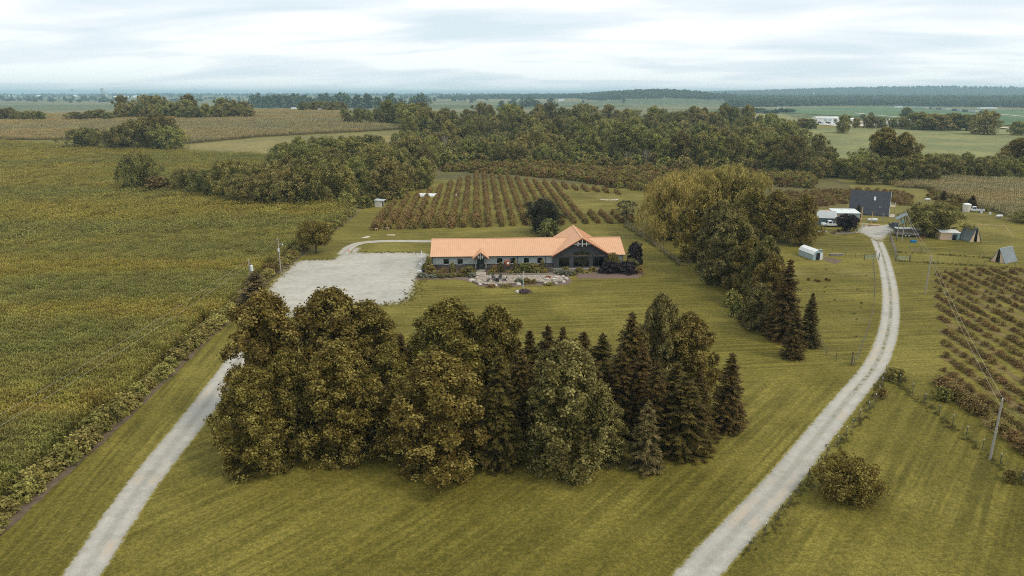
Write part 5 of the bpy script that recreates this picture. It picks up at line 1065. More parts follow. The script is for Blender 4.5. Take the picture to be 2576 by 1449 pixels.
# berry field on the right: rows running towards the camera, each on a strip of bare brown ground
BER = []
bpoly = px((2345, 690), (2440, 676), (2620, 676), (2900, 760), (2900, 1500), (2660, 1270), (2530, 1140), (2420, 1045), (2352, 985), (2372, 930), (2372, 870), (2358, 780))
bp2 = [(p.x, p.y) for p in bpoly]
MT['berrysoil'] = field_mat('berry_strip_soil', (0.12, 0.085, 0.035), (0.20, 0.155, 0.06), 1.6)
for r_ in range(26):
    x0 = 57.2 + r_ * 3.05; ys = []
    for k in range(160):
        y = 40 + k * .82 + random.uniform(-.2, .2); x = x0 + (y - 80) * .09 + random.uniform(-.25, .25)
        if inpoly(np.array([x]), np.array([y]), bp2)[0] and abs(x) < .82 * (y * .9625 + 11):
            ys.append(y)
            if random.random() < (.95 if r_ == 0 else .72 + .24 * math.sin(y * .21 + r_ * 2.1)): BER.append((r_, Vector((x, y, 0))))
    if len(ys) > 4: ribbon('berry_strip', [Vector((x0 + (y - 80) * .09, y, 0)) for y in np.linspace(min(ys), max(ys), 6)], 1.5, .012, MT['berrysoil'], 1.5, 3, .5, r_)
BER.sort(key=lambda q: q[1].length); cnt = {}
for r_, p in BER[:290]:
    j = cnt.get(r_, 0); cnt[r_] = j + 1; s = random.uniform(.65, 1.15) * (1.35 if r_ < 2 else .8)
    thing('berry_bush', '%s nearest brown bush in berry row %s from the wire fence' % (nth(j), nth(r_)), 'bush', p, random.uniform(0, 6.28), 'bushes of the berry field', BUSH['berry'][j % 3], (s * 1.3, s * 1.3, s))
scatter('berry_rows', [(p.x, p.y, 0) for _, p in BER[290:]], BUSH['berry'], (.55, 1.0), None, 'far rows of brown berry bushes', 47)

# ---------------------------------------------------------------- poles and wires
def one(name, label, cat, p, mb, mats, rz=0.0, group=None): return thing(name, label, cat, p, rz, group, mb.mesh(name, mats))
def P1(name, mb, mat, parent, **k): return part(name, mb.mesh(name, mat), parent, **k)
def pole(u, v, vt, label, r_=.14, arm=None):
    p = G(u, v); h = zat(u, vt, p.y); t = thing('utility_pole', label, 'pole', p, 0, 'utility poles')
    P1('shaft', MB().tube([(0, 0, -.4), (0, 0, h)], [r_, r_ * .72], 8), MT['polewood'], t); P1('insulator', MB().tube([(0, 0, h), (0, 0, h + .22)], [.05, .07], 6), MT['offwhite'], t); return t, p, h
tA, pA, hA = pole(707, 688, 602, 'tall grey pole with lamp arm at the lot corner')
P1('lamp_arm', MB().tube([(0, 0, hA - 1.3), (.5, -.1, hA - 1.0), (1.0, -.2, hA - 1.05)], .04, 6), MT['galv'], tA); P1('lamp', MB().tube([(1.0, -.2, hA - 1.0), (1.0, -.2, hA - 1.28)], [.12, .2], 8), MT['offwhite'], tA); P1('meter_box', MB().box(0, -.2, hA - 2.8, .36, .22, .7), MT['offwhite'], tA)
tB, pB, hB = pole(634, 742, 655, 'shorter pole with transformer rising behind the brown spruce')
P1('transformer', MB().tube([(.55, -.1, hB - 2.2), (.55, -.1, hB - 1.1), (.55, -.1, hB - 1.0)], [.3, .3, .2], 10), MT['offwhite'], tB); P1('cutout', MB().tube([(.2, 0, hB - .6), (.6, -.1, hB - .35), (.55, -.1, hB - .9)], .03, 5), MT['galv'], tB)
tC, pC, hC = pole(2327, 739, 644, 'weathered pole at the head of the berry field'); tD, pD, hD = pole(2490, 1157, 1006, 'near weathered pole beside the wire fence')
def wire(label, a, b, sag, r_=.014, grp='overhead wires'):
    a, b = Vector(a), Vector(b); n = 14; pts = [a.lerp(b, k / n) - Vector((0, 0, sag * 4 * (k / n) * (1 - k / n))) for k in range(n + 1)]; o = pts[0].copy()
    thing('overhead_wire', label, 'wire', o, 0, grp, MB().tube([q - o for q in pts], r_, 4).mesh('overhead_wire', MT['wire']))
offL = shifted(HB, 4.0); eL = Vector((offL[0].x, offL[0].y, 0)); tpB = (pB.x, pB.y, hB + .2); tpA = (pA.x, pA.y, hA + .2); tpC = (pC.x, pC.y, hC + .2); tpD = (pD.x, pD.y, hD + .2)
wire('upper wire crossing the corn from the lower left to the transformer pole', (eL.x - 3, eL.y, 8.4), tpB, 1.0); wire('lower wire crossing the corn from the lower left to the transformer pole', (eL.x - 3, eL.y, 7.2), (pB.x, pB.y, hB - .9), 1.0)
wire('wire between the transformer pole and the lamp pole', tpB, tpA, .35)
wire('upper wire between the two berry field poles', tpC, tpD, .6); wire('lower wire between the two berry field poles', (pC.x, pC.y, hC - .8), (pD.x, pD.y, hD - .8), .6); wire('upper wire leaving the near pole at the right frame edge', tpD, (tpD[0] + 12, tpD[1] - 40, 7.8), .6); wire('lower wire leaving the near pole at the right frame edge', (pD.x, pD.y, hD - .8), (tpD[0] + 12, tpD[1] - 40, 7.0), .6)
# ---------------------------------------------------------------- fences
def fence(name, label, uv, sp=3.0, h=1.25, r_=.05, mat='tpost', wires=(.4, .8, 1.15), wr=.012, tip=None, rails=False, cat='fence', group=None):
    S = spline([G(*q) for q in uv], .5); o = S[0].copy(); t = thing(name, label, cat, o, 0, group); last = -9; d = 0; posts = []
    for i, p in enumerate(S):
        if i: d += (p - S[i - 1]).length
        if d - last >= sp: last = d; posts.append(p - o)
    me = MB().tube([(0, 0, -.2), (.02, 0, h)], [r_, r_ * .9], 6).mesh('post', MT[mat]); tm = MB().tube([(.02, 0, h), (.02, 0, h + .12)], r_ * 1.15, 6).mesh('tip', MT[tip]) if tip else None
    for p in posts:
        q = part('post', me, t, p, random.uniform(0, 6)); q.scale.z = random.uniform(.9, 1.1)
        if tm: part('tip', tm, q)
    if rails:
        for a, b in zip(posts, posts[1:]):
            for z in wires: m_ = MB().tube([(0, 0, z + random.uniform(-.04, .04)), (b - a) + Vector((0, 0, z + random.uniform(-.04, .04)))], wr, 5); part('rail', m_.mesh('rail', MT[mat]), t, a)
    else:
        for z in wires: part('wire', MB().tube([p + Vector((0, 0, z)) for p in posts], wr * .7, 3).mesh('fence_wire', MT['tpost']), t)
    return t
fence('rail_fence', 'brown split-rail fence curving past the willow', ((1572, 569), (1600, 584), (1650, 620), (1690, 650), (1709, 667)), 2.6, 1.35, .09, 'fencewood', (.35, .75, 1.15), .055, None, True)
fence('rail_fence', 'short rail fence from the willow corner into the trees', ((1709, 667), (1730, 668), (1750, 670)), 2.6, 1.35, .09, 'fencewood', (.35, .75, 1.15), .055, None, True)
fence('rail_fence', 'low rail fence under the farmyard oaks', ((1640, 618), (1700, 622), (1720, 624)), 2.6, 1.2, .08, 'fencewood', (.4, .9), .05, None, True); fence('rail_fence', 'rail fence piece left of the white shed', ((1915, 612), (1945, 607), (1975, 603)), 2.6, 1.2, .08, 'fencewood', (.4, .9), .05, None, True)
fence('wire_fence', 'wire fence following the left side of the right drive', ((2203, 643), (2196, 662), (2199, 700), (2198, 760), (2190, 810), (2178, 850), (2160, 895), (2148, 920)), 2.2, 1.35, .045, 'greywood', (.3, .6, .9, 1.2), .012)
fence('wire_fence', 'wire fence closing the bottom of the small pasture', ((2148, 920), (2108, 912), (2075, 890), (2062, 860)), 2.4, 1.35, .05, 'fencewood', (.3, .6, .9, 1.2), .012)
fence('wire_fence', 'wire fence behind the white gambrel shed', ((1955, 618), (2010, 625), (2120, 640), (2170, 652), (2203, 645)), 3.2, 1.3, .045, 'tpost', (.4, .8, 1.2), .012)
fence('wire_fence', 'post and wire fence on the right verge of the drive', ((1884, 1388), (1906, 1364), (1930, 1340), (1952, 1312), (1975, 1285), (2030, 1210), (2075, 1155), (2120, 1110), (2140, 1085), (2165, 1050), (2195, 1025), (2212, 990), (2230, 932)), 2.9, 1.25, .05, 'fencewood', (.35, .7, 1.05), .012, 'offwhite')
fence('wire_fence', 'post and wire fence along the near berry field', ((2232, 940), (2290, 985), (2340, 1025), (2390, 1065), (2450, 1115), (2530, 1180), (2600, 1235)), 3.0, 1.25, .045, 'tpost', (.35, .7, 1.05), .012, 'offwhite')
fence('wire_fence', 'upper green-post fence below the goat sheds', ((2256, 632), (2330, 634), (2440, 644), (2510, 650)), 3.0, 1.3, .04, 'tpost', (.4, .8, 1.2), .012, 'teal'); fence('wire_fence', 'lower green-post fence above the berry field', ((2256, 655), (2330, 658), (2440, 666), (2530, 672), (2600, 676)), 3.0, 1.3, .04, 'tpost', (.4, .8, 1.2), .012, 'teal')
fence('rail_fence', 'grey board fence on the right of the drive mouth', ((2238, 600), (2246, 620), (2252, 640), (2252, 657)), 2.2, 1.4, .1, 'greywood', (.4, .8, 1.2), .05, None, True)
def gate(label, u, v, L, rz, mat='tpost'):
    t = thing('field_gate', label, 'gate', G(u, v), rz, 'field gates')
    for x in (0, L): P1('post', MB().tube([(x, 0, -.2), (x, 0, 1.7)], .1, 7), MT['fencewood'], t)
    for k in range(5): P1('bar', MB().tube([(.15, 0, .3 + k * .22), (L - .15, 0, .3 + k * .22)], .025, 5), MT[mat], t)
    P1('stile', MB().tube([(L / 2, 0, .28), (L / 2, 0, 1.2)], .025, 5), MT[mat], t)
gate('green gate on the left of the drive mouth', 2174, 655, 3.8, .1, 'teal'); gate('green gate on the right of the drive mouth', 2253, 657, 3.4, 0, 'teal'); gate('dark timber gate below the pole with solar panel', 2238, 609, 2.6, .4, 'fencewood'); gate('green gate at the bottom corner of the small pasture', 2142, 920, 1.6, 1.1, 'teal'); gate('dark gate at the top of the willow fence', 1570, 568, 3.2, .2, 'fencewood')
# ---------------------------------------------------------------- farmyard
def shingle_mat():
    m = M('slate_shingles'); o = m.obj(); n = m.noise(9, 4, .8, m.scalev(o, (1.2, 1, 3))); c = m.ramp(n, [(.3, (.030, .034, .042)), (.7, (.068, .074, .088))]); return m.done(m.bsdf(c, .75, 0, .3, m.bump(n, .5, .03)))
MT['slate'] = shingle_mat(); MT['bluewall'] = plain('blue_grey_wall', (.14, .20, .23), .8); MT['cream'] = plain('cream_paint', (.62, .58, .50), .7, 0, .08); MT['greyroof'] = plain('pale_grey_roof', (.40, .43, .43), .6, 0, .1, .6)
a_, b_ = G(2132.7, 539), G(2235.2, 546); L_ = (b_ - a_).length; AH = thing('a_frame_house', 'large house whose dark slate roof slopes almost to the ground', 'house', a_, math.atan2(b_.y - a_.y, b_.x - a_.x)); hr = 7.9; dp = 4.2
P1('roof', MB().slab([(0, 0, .5), (L_, 0, .5), (L_, dp, hr), (0, dp, hr)], .2).slab([(0, dp, hr), (L_, dp, hr), (L_, dp * 2, .5), (0, dp * 2, .5)], .2), MT['slate'], AH)
q = MB(); x = .35; q.face([(x, .3, 0), (x, .3, .5), (x, dp, hr - .5), (x, 2 * dp - .3, .5), (x, 2 * dp - .3, 0)]); x = L_ - .35; q.face([(x, .3, 0), (x, 2 * dp - .3, 0), (x, 2 * dp - .3, .5), (x, dp, hr - .5), (x, .3, .5)]); q.box(L_ / 2, .45, 0, L_ - .8, .1, .55); P1('wall', q, MT['cream'], AH)
def on_roof(x, f, off=.06): return (x, dp * f, .5 + (hr - .5) * f + off)
def roofbox(name, x, f, w_, hf, mat, up=.1): a1, a2 = on_roof(x, f, up), on_roof(x, f + hf, up); P1(name, MB().slab([(x - w_ / 2, a1[1], a1[2]), (x + w_ / 2, a1[1], a1[2]), (x + w_ / 2, a2[1], a2[2]), (x - w_ / 2, a2[1], a2[2])], .12), MT[mat], AH)
roofbox('skylight', L_ * .62, .60, .6, .15, 'offwhite'); P1('vent', MB().tube([on_roof(L_ * .745, .3, -.1), on_roof(L_ * .745, .3, .45)], .14, 8), MT['galv'], AH); P1('vent', MB().tube([on_roof(L_ * .79, .3, -.1), on_roof(L_ * .79, .3, .45)], .14, 8), MT['galv'], AH)
P1('balcony', MB().box(L_ + .8, dp, 3.1, 2.0, 3.2, .14), MT['tan'], AH)
for z in (3.5, 3.9, 4.2): P1('railing', MB().tube([(L_ - .2, dp - 1.6, z), (L_ + 1.75, dp - 1.6, z), (L_ + 1.75, dp + 1.6, z)], .035, 5), MT['offwhite'], AH)
for y in (dp - 1.55, dp + 1.55): P1('post', MB().box(L_ + 1.72, y, 0, .14, .14, 4.25), MT['lumber'], AH)
for k in range(4): P1('step', MB().box(L_ + 1.0, dp - 3.0 - k * .4, 0, 1.6, .42, .8 - k * .2), MT['cream'], AH)
P1('door', MB().box(L_ - .3, dp, 3.25, .08, .9, 2.0), MT['frame'], AH); P1('fascia', MB().hexa([(L_ + .02, 0, .25), (L_ + .02, dp, hr - .22), (L_ + .02, dp, hr), (L_ + .02, 0, .5)], [(L_ + .08, 0, .25), (L_ + .08, dp, hr - .22), (L_ + .08, dp, hr), (L_ + .08, 0, .5)]), MT['white'], AH)
p = G(2098.6, 556); S = thing('metal_shop', 'pale blue metal shop with white roof and plywood doors', 'shed', p, R(-4)); w_, dd_, h_ = 7.8, 5.0, 2.7
P1('wall', MB().box(w_ / 2, dd_ / 2, 0, w_, dd_, h_ - .3), MT['paleblue'], S); P1('roof', MB().slab([(-.2, -.3, h_), (w_ + .2, -.3, h_), (w_ + .2, dd_ + .2, h_ + .6), (-.2, dd_ + .2, h_ + .6)], .15), MT['offwhite'], S); P1('gable_fill', MB().hexa([(.02, .02, h_ - .3), (w_ - .02, .02, h_ - .3), (w_ - .02, dd_ - .02, h_ - .3), (.02, dd_ - .02, h_ - .3)], [(.02, .02, h_ - .16), (w_ - .02, .02, h_ - .16), (w_ - .02, dd_ - .02, h_ + .4), (.02, dd_ - .02, h_ + .4)]), MT['paleblue'], S)
for x in (.75, 2.6): P1('door', MB().box(x, -.05, .05, 1.2, .06, 2.1), MT['lumber'], S)
for x, y in ((3.4, 3.5), (6.0, 4.0)): P1('vent', MB().tube([(x, y, h_ + .3), (x, y, h_ + .9)], .22, 8), MT['offwhite'], S)
p = G(2062, 556); S = thing('lean_to', 'open lean-to with orange-brown board roof beside the metal shop', 'shelter', p, R(2)); P1('roof', MB().slab([(-.5, -.3, 2.3), (4.9, -.3, 2.6), (4.9, 4.2, 3.0), (-.5, 4.2, 2.7)], .1), plain('orange_board', (.50, .25, .12), .8), S); P1('back_wall', MB().box(2.2, 4.0, 0, 5, .1, 2.5), MT['timber'], S)
for x in (0, 2.2, 4.6): P1('post', MB().box(x, 0, 0, .13, .13, 2.35), MT['lumber'], S)
for k, (x, y, m_, lb) in enumerate(((.9, 2.2, 'timber', 'grey crate under the lean-to, left one'), (2.0, 2.4, 'cream', 'pale crate under the lean-to, middle one'), (3.4, 2.0, 'navy', 'dark crate under the lean-to, right one'))): q = MB(); q.box(0, 0, 0, .9, .8, .9); q.box(0, 0, .9, .98, .88, .08); one('storage_crate', lb, 'crate', p + Vector((x, y, 0)), q, MT[m_], 0, 'crates under the lean-to')
p = G(2056, 566); S = thing('cottage', 'small blue cottage with pale grey gable roof behind the oak', 'cottage', p, R(-12)); P1('wall', MB().box(2.6, 2.5, 0, 5.2, 5, 2.4), MT['bluewall'], S); P1('roof', gable_roof(-.4, 5.6, -.5, 5.5, 2.4, 4.3), MT['greyroof'], S); W = P1('window', MB().box(4.0, -.03, .9, .9, .06, 1.2), MT['white'], S); P1('pane', MB().box(4.0, -.065, 1.0, .7, .02, 1.0), MT['navy'], W)
def pickup(label, p, rz, body, old=False):
    t = thing('pickup_truck', label, 'truck', p, rz, 'trucks in the farmyard')
    q = MB(); q.hexa([(-2.7, -.95, .5), (2.7, -.95, .5), (2.7, .95, .5), (-2.7, .95, .5)], [(-2.65, -.9, 1.1), (2.7, -.95, 1.15), (2.7, .95, 1.15), (-2.65, .9, 1.1)]); q.hexa([(-1.5, -.92, 1.1), (.3, -.92, 1.12), (.3, .92, 1.12), (-1.5, .92, 1.1)], [(-.85, -.75, 1.85), (.2, -.75, 1.87), (.2, .75, 1.87), (-.85, .75, 1.85)])
    B_ = P1('body', q, MT[body], t); P1('bed', MB().box(1.5, 0, 1.14, 2.2, 1.6, .03), MT['darkmetal'], t); P1('windscreen', MB().hexa([(-1.46, -.8, 1.16), (-1.46, .8, 1.16), (-.92, .68, 1.78), (-.92, -.68, 1.78)], [(-1.5, -.8, 1.19), (-1.5, .8, 1.19), (-.96, .68, 1.81), (-.96, -.68, 1.81)]), MT['navy'], t)
    for s in (-1, 1): P1('side_window', MB().hexa([(-1.1, s * .905, 1.2), (.15, s * .905, 1.2), (.12, s * .79, 1.75), (-.75, s * .79, 1.75)], [(-1.1, s * .925, 1.2), (.15, s * .925, 1.2), (.12, s * .81, 1.75), (-.75, s * .81, 1.75)]), MT['navy'], t)
    for x in (-1.75, 1.7):
        for s in (-1, 1): W_ = P1('wheel', MB().tube([(x, s * .78, .4), (x, s * .98, .4)], .4, 12), MT['black'], t); P1('rim', MB().tube([(x, s * .97, .4), (x, s * 1.0, .4)], .22, 10), MT['galv'], W_)
    P1('bumper', MB().box(-2.75, 0, .5, .12, 1.8, .22), MT['galv'], t); P1('bumper', MB().box(2.75, 0, .5, .12, 1.8, .2), MT['galv'], t)
    for s in (-.7, .7): P1('headlight', MB().box(-2.69, s, .85, .06, .3, .18), MT['offwhite'], t); P1('tail_light', MB().box(2.71, s * 1.2, .8, .05, .14, .25), MT['rust'], t)
pickup('white pickup truck parked left of the purple tree', G(2089, 570), R(-6), 'white'); pickup('dark pickup truck half hidden behind the solar panel poles', G(2250, 574), R(80), 'darkmetal'); pickup('old pale truck left in the weeds beside the white tank', G(2452, 533), R(-20), 'offwhite')
for k, (u, v, ht) in enumerate(((2163, 570, 5.2), (2166, 556, 4.6), (2191, 568, 4.6), (2220, 561, 3.2), (2157, 582, 5.5))): one('timber_post', ('tall raw timber post beside the metal shop corner', 'raw timber post just behind the tallest one', 'raw timber post in front of the propane tank', 'short grey timber post right of the lumber', 'pale pole at the left corner of the gravel court')[k], 'post', G(u, v), MB().tube([(0, 0, -.4), (0, 0, ht)], [.13, .11], 8), MT['lumber' if k < 3 else 'polewood'], 0, 'timber posts of the unfinished frame')
pa, pb = G(2163, 570), G(2191, 568); one('timber_beam', 'thin beam joining two raw timber posts', 'beam', pa, MB().tube([(0, 0, 2.6), tuple((pb - pa) + Vector((0, 0, 2.4)))], .07, 5), MT['lumber'])
def ptank(label, p, L, r_, rz, mat='offwhite'):
    t = thing('propane_tank', label, 'tank', p, rz, 'propane tanks'); P1('body', MB().tube([(-L / 2, 0, r_ + .3), (-L / 2 + .12, 0, r_ + .3), (-L / 2 + .4, 0, r_ + .3), (L / 2 - .4, 0, r_ + .3), (L / 2 - .12, 0, r_ + .3), (L / 2, 0, r_ + .3)], [r_ * .3, r_ * .75, r_, r_, r_ * .75, r_ * .3], 14), MT[mat], t); P1('valve_cap', MB().tube([(0, 0, 2 * r_ + .28), (0, 0, 2 * r_ + .45)], .16, 8), MT[mat], t)
    for x in (-L * .28, L * .28): P1('foot', MB().box(x, 0, 0, .2, r_ * 1.3, .45), MT['concrete'], t)
ptank('pale propane tank behind the lumber pile', G(2194, 559), 3.2, .5, R(-8)); ptank('small pale propane tank at the far right of the yard', G(2513, 549), 2.4, .45, R(10)); ptank('small white tank in the scrub behind the big round tree', G(2333, 506), 2.2, .4, R(5))
p = G(2195, 567); t = thing('lumber_pile', 'loose pile of fresh boards in front of the propane tank', 'lumber', p)
for k in range(16): P1('board', MB().box(random.uniform(-1.6, 1.6), random.uniform(-.9, .9), .02 + .06 * (k // 3), random.uniform(2.2, 4.0), .18, .05, 0, random.uniform(-.4, .35)), MT['lumber' if k % 3 else 'tan'], t)
t = thing('sawhorse_table', 'open timber work frame in front of the lumber', 'frame', G(2180, 571), .1)
for x in (-.8, .8):
    for y in (-.3, .3): P1('leg', MB().box(x, y, 0, .08, .08, .9), MT['fencewood'], t)
for y in (-.3, .3): P1('rail', MB().box(0, y, .82, 1.9, .07, .1), MT['lumber'], t)
one('blue_tarp', 'pale blue crumpled tarp at the edge of the gravel court', 'tarp', G(2171, 569.5), MB().rock(0, 0, 0, .55, 0, .25, 3), MT['paleblue'])
one('plywood_sheet', 'tan plywood sheet lying beside the purple tree', 'plywood', G(2149, 586), MB().slab([(-1.3, -.6, .12), (1.3, -.3, .08), (.2, 1.0, .12), (-1.3, .9, .15)], .05), MT['tan'])
t = thing('raised_bed', 'raised garden bed edged with grey timbers below the purple tree', 'garden bed', G(2098, 588), R(14)); P1('timber', MB().box(3, -1.1, 0, 7, .2, .35), MT['greywood'], t); P1('timber', MB().box(3, 1.2, 0, 7, .2, .35), MT['greywood'], t); P1('soil', MB().box(3, .05, 0, 6.9, 2.1, .25), MT['soil'], t)
for k in range(5): thing('bed_plant', '%s low plant from the left in the raised garden bed' % nth(k), 'plant', G(2100 + k * 9, 587 - k * 2), k, 'plants in the raised bed', BUSH['bright' if k % 2 else 'berry'][k % 3], 1.0)
t = thing('garden_table', 'grey slab table left of the raised bed', 'table', G(2067, 590), R(8)); P1('table_top', MB().box(0, 0, .85, 3.0, 1.3, .08), MT['greyroof'], t)
for x in (-1.3, 1.3):
    for y in (-.5, .5): P1('leg', MB().box(x, y, 0, .1, .1, .85), MT['fencewood'], t)
# poles with solar panel
t = thing('solar_panel_frame', 'pair of poles carrying a tilted grey panel and transformer', 'solar panel', G(2268, 609)); p2_ = G(2255, 604) - G(2268, 609)
for o_, h_ in ((Vector((0, 0, 0)), 8.6), (p2_, 7.8)): P1('pole', MB().tube([o_ - Vector((0, 0, .3)), o_ + Vector((0, 0, h_))], [.16, .12], 8), MT['polewood'], t)
P1('panel', MB().slab([(-2.6, -.7, 6.4), (.3, -.7, 8.0), (.3, .8, 8.3), (-2.6, .8, 6.7)], .08), MT['hutgrey'], t); P1('transformer', MB().tube([(-.7, 0, 5.2), (-.7, 0, 6.4)], .32, 10), MT['teal'], t)
for dx in (3.2, 4.4): P1('guy_wire', MB().tube([(0, 0, 8.2), (dx, -3.0, 0)], .02, 4), MT['wire'], t)
pp = G(2268, 609); wire('wire from the berry field pole up to the panel poles', tpC, (pp.x, pp.y, 8.5), .5); wire('second wire from the berry field pole to the panel poles', (pC.x, pC.y, hC - .8), (pp.x, pp.y, 7.8), .5)
# stock trailer
t = thing('stock_trailer', 'grey slatted stock trailer with pale roof under the big tree', 'trailer', G(2279, 594), R(-14)); P1('side_wall', MB().box(0, 0, .55, 6.4, 2.1, .75), MT['greywood'], t)
for k in range(3): P1('slat', MB().box(0, 0, 1.42 + k * .28, 6.4, 2.08, .18), MT['timber'], t)
P1('frame', MB().box(0, 0, .42, 6.6, 2.2, .13), MT['darkmetal'], t); P1('roof', MB().hexa([(-3.3, -1.15, 2.3), (3.3, -1.15, 2.3), (3.3, 1.15, 2.3), (-3.3, 1.15, 2.3)], [(-3.3, -1.0, 2.45), (3.3, -1.0, 2.45), (3.3, 1.0, 2.45), (-3.3, 1.0, 2.45)]), MT['greyroof'], t); P1('roof_vent', MB().box(.4, 0, 2.45, .9, .7, .15), MT['white'], t)
for x in (-.45, .5):
    for s in (-1, 1): W_ = P1('wheel', MB().tube([(x, s * 1.05, .4), (x, s * 1.25, .4)], .38, 12), MT['black'], t); P1('rim', MB().tube([(x, s * 1.24, .4), (x, s * 1.27, .4)], .24, 10), MT['offwhite'], W_)
P1('drawbar', MB().tube([(-3.2, -.6, .45), (-4.8, 0, .45), (-3.2, .6, .45)], .06, 5), MT['darkmetal'], t); P1('corner_post', MB().box(3.15, -1.06, .5, .12, .1, 1.8), MT['darkmetal'], t); P1('corner_post', MB().box(-3.15, -1.06, .5, .12, .1, 1.8), MT['darkmetal'], t)
t = thing('plastic_tub', 'bright blue plastic tub in the grass before the trailer', 'tub', G(2297, 610)); P1('body', MB().hexa([(-.6, -.4, 0), (.6, -.4, 0), (.6, .4, 0), (-.6, .4, 0)], [(-.7, -.5, .6), (.7, -.5, .6), (.7, .5, .6), (-.7, .5, .6)]), MT['blue'], t); P1('rim', MB().box(0, 0, .6, 1.5, 1.1, .06), MT['blue'], t)
t = thing('livestock_hurdle', 'rusty stock hurdle leaning beside the blue tub', 'hurdle', G(2316, 607), R(8))
for k in range(6): P1('bar', MB().tube([(-1.2, 0, .2 + k * .22), (1.2, 0, .2 + k * .22)], .03, 4), MT['rust'], t)
for x in (-1.2, 0, 1.2): P1('upright', MB().tube([(x, 0, 0), (x, 0, 1.5)], .04, 5), MT['fencewood'], t)
# white gambrel shed
p = G(2045, 655); pl = G(2008, 641); t = thing('gambrel_shed', 'white metal garden shed with gambrel roof and open door', 'shed', p, math.atan2(pl.y - p.y, pl.x - p.x)); Ls = (pl - p).length; pr_ = [(0, 0), (0, 1.5), (.5, 2.15), (1.35, 2.55), (2.2, 2.15), (2.7, 1.5), (2.7, 0)]
# local y is negative away from the camera side, so the profile runs along -y
P1('wall', MB().hexa([(0.06, -y, z) for y, z in pr_], [(Ls - .06, -y, z) for y, z in pr_]), MT['paleblue'], t)
q = MB(); ro = [(-.08, 1.45), (.44, 2.2), (1.35, 2.63), (2.26, 2.2), (2.78, 1.45)]
for (y1, z1), (y2, z2) in zip(ro, ro[1:]): q.hexa([(-.05, -y1, z1 - .05), (Ls + .05, -y1, z1 - .05), (Ls + .05, -y2, z2 - .05), (-.05, -y2, z2 - .05)], [(-.05, -y1, z1), (Ls + .05, -y1, z1), (Ls + .05, -y2, z2), (-.05, -y2, z2)])
P1('roof', q, MT['white'], t); P1('doorway_shade_panel', MB().box(-.0, -1.3, .05, .16, .9, 1.75), MT['black'], t); P1('door', MB().box(-.04, -2.15, .05, .1, .75, 1.8), MT['offwhite'], t)  # solid black panel paints the shade inside the doorway
t = thing('water_barrel', 'dark blue barrel at the corner of the white shed', 'barrel', G(2064, 640)); P1('body', MB().tube([(0, 0, 0), (0, 0, 1.2)], .35, 12), MT['navy'], t); P1('lid', MB().tube([(0, 0, 1.2), (0, 0, 1.3)], [.37, .3], 12), MT['paleblue'], t)
t = thing('log_pile', 'low pile of weathered logs right of the white shed', 'logs', G(2105, 644), R(-4))
for k in range(5): P1('log', MB().tube([(-1.6, (k % 3) * .34, .17 + .3 * (k // 3)), (1.6, (k % 3) * .34 + .05, .17 + .3 * (k // 3))], .16, 7), MT['greywood'], t)
sheet('worn_soil', px((2070, 646), (2100, 650), (2120, 656), (2100, 664), (2075, 655)), 1.5, .012, MT['soil'], .3, .8); sheet('worn_soil_patch', px((2288, 627), (2310, 627), (2318, 630), (2300, 631)), 1.5, .012, MT['soil'], .2, .8)
def aframe(label, fl, fr, apexh, depth, open_side):
    p, b2 = G(*fl), G(*fr); L = (b2 - p).length; t = thing('a_frame_hut', label, 'hut', p, math.atan2(b2.y - p.y, b2.x - p.x), 'grey a-frame animal huts')
    P1('roof', MB().slab([(0, 0, .05), (L, 0, .05), (L, depth / 2, apexh), (0, depth / 2, apexh)], .1).slab([(0, depth / 2, apexh), (L, depth / 2, apexh), (L, depth, .05), (0, depth, .05)], .1), MT['hutgrey'], t)
    x = L - .15 if open_side > 0 else .15; q = MB(); d = depth
    q.hexa([(x - .04, .2, 0), (x - .04, d * .36, 0), (x - .04, d * .42, apexh * .8), (x - .04, d * .48, apexh - .15)][:4], [(x + .04, .2, 0), (x + .04, d * .36, 0), (x + .04, d * .42, apexh * .8), (x + .04, d * .48, apexh - .15)]); q.hexa([(x - .04, d * .64, 0), (x - .04, d - .2, 0), (x - .04, d * .52, apexh - .15), (x - .04, d * .58, apexh * .8)], [(x + .04, d * .64, 0), (x + .04, d - .2, 0), (x + .04, d * .52, apexh - .15), (x + .04, d * .58, apexh * .8)])
    P1('end_wall', q, MT['tan'], t); P1('inside', MB().box(L / 2, d / 2, 0, L * .6, d * .5, .04), MT['soil'], t); P1('ridge', MB().tube([(-.02, depth / 2, apexh), (L + .02, depth / 2, apexh)], .07, 5), MT['galv'], t)
aframe('grey a-frame hut nearest the goat shed with its open end to the right', (2408, 600), (2438, 609), 4.2, 3.6, 1); aframe('grey a-frame hut at the right frame edge with its open end to the left', (2528, 664), (2560, 657), 3.5, 3.6, -1)
t = thing('goat_shed', 'small cream shed with flat white roof and dark open front', 'shed', G(2364, 603), R(-8)); P1('wall', MB().box(1.5, 1.5, 0, 3.0, 3.0, 2.0), MT['tan'], t); P1('front_wall', MB().box(4.0, 1.5, 0, 1.9, 2.9, 1.9), MT['offwhite'], t); P1('roof', MB().slab([(-.2, -.3, 2.25), (5.2, -.3, 2.15), (5.2, 3.2, 2.5), (-.2, 3.2, 2.6)], .12), MT['white'], t); P1('shade_panel', MB().box(3.75, -.0, .05, 1.1, .15, 1.6), MT['black'], t); P1('door', MB().box(4.75, -.05, .05, .6, .12, 1.7), MT['teal'], t)  # wall is closed; a black slab paints the shade of the open front
t = thing('timber_play_frame', 'bare timber frame with sloping end leg behind the a-frame hut', 'frame', G(2440, 592), R(-12))
for x in (0, 3.0, 6.0, 8.6): P1('post', MB().tube([(x, 0, 0), (x, 0, 3.2)], .09, 6), MT['lumber'], t)
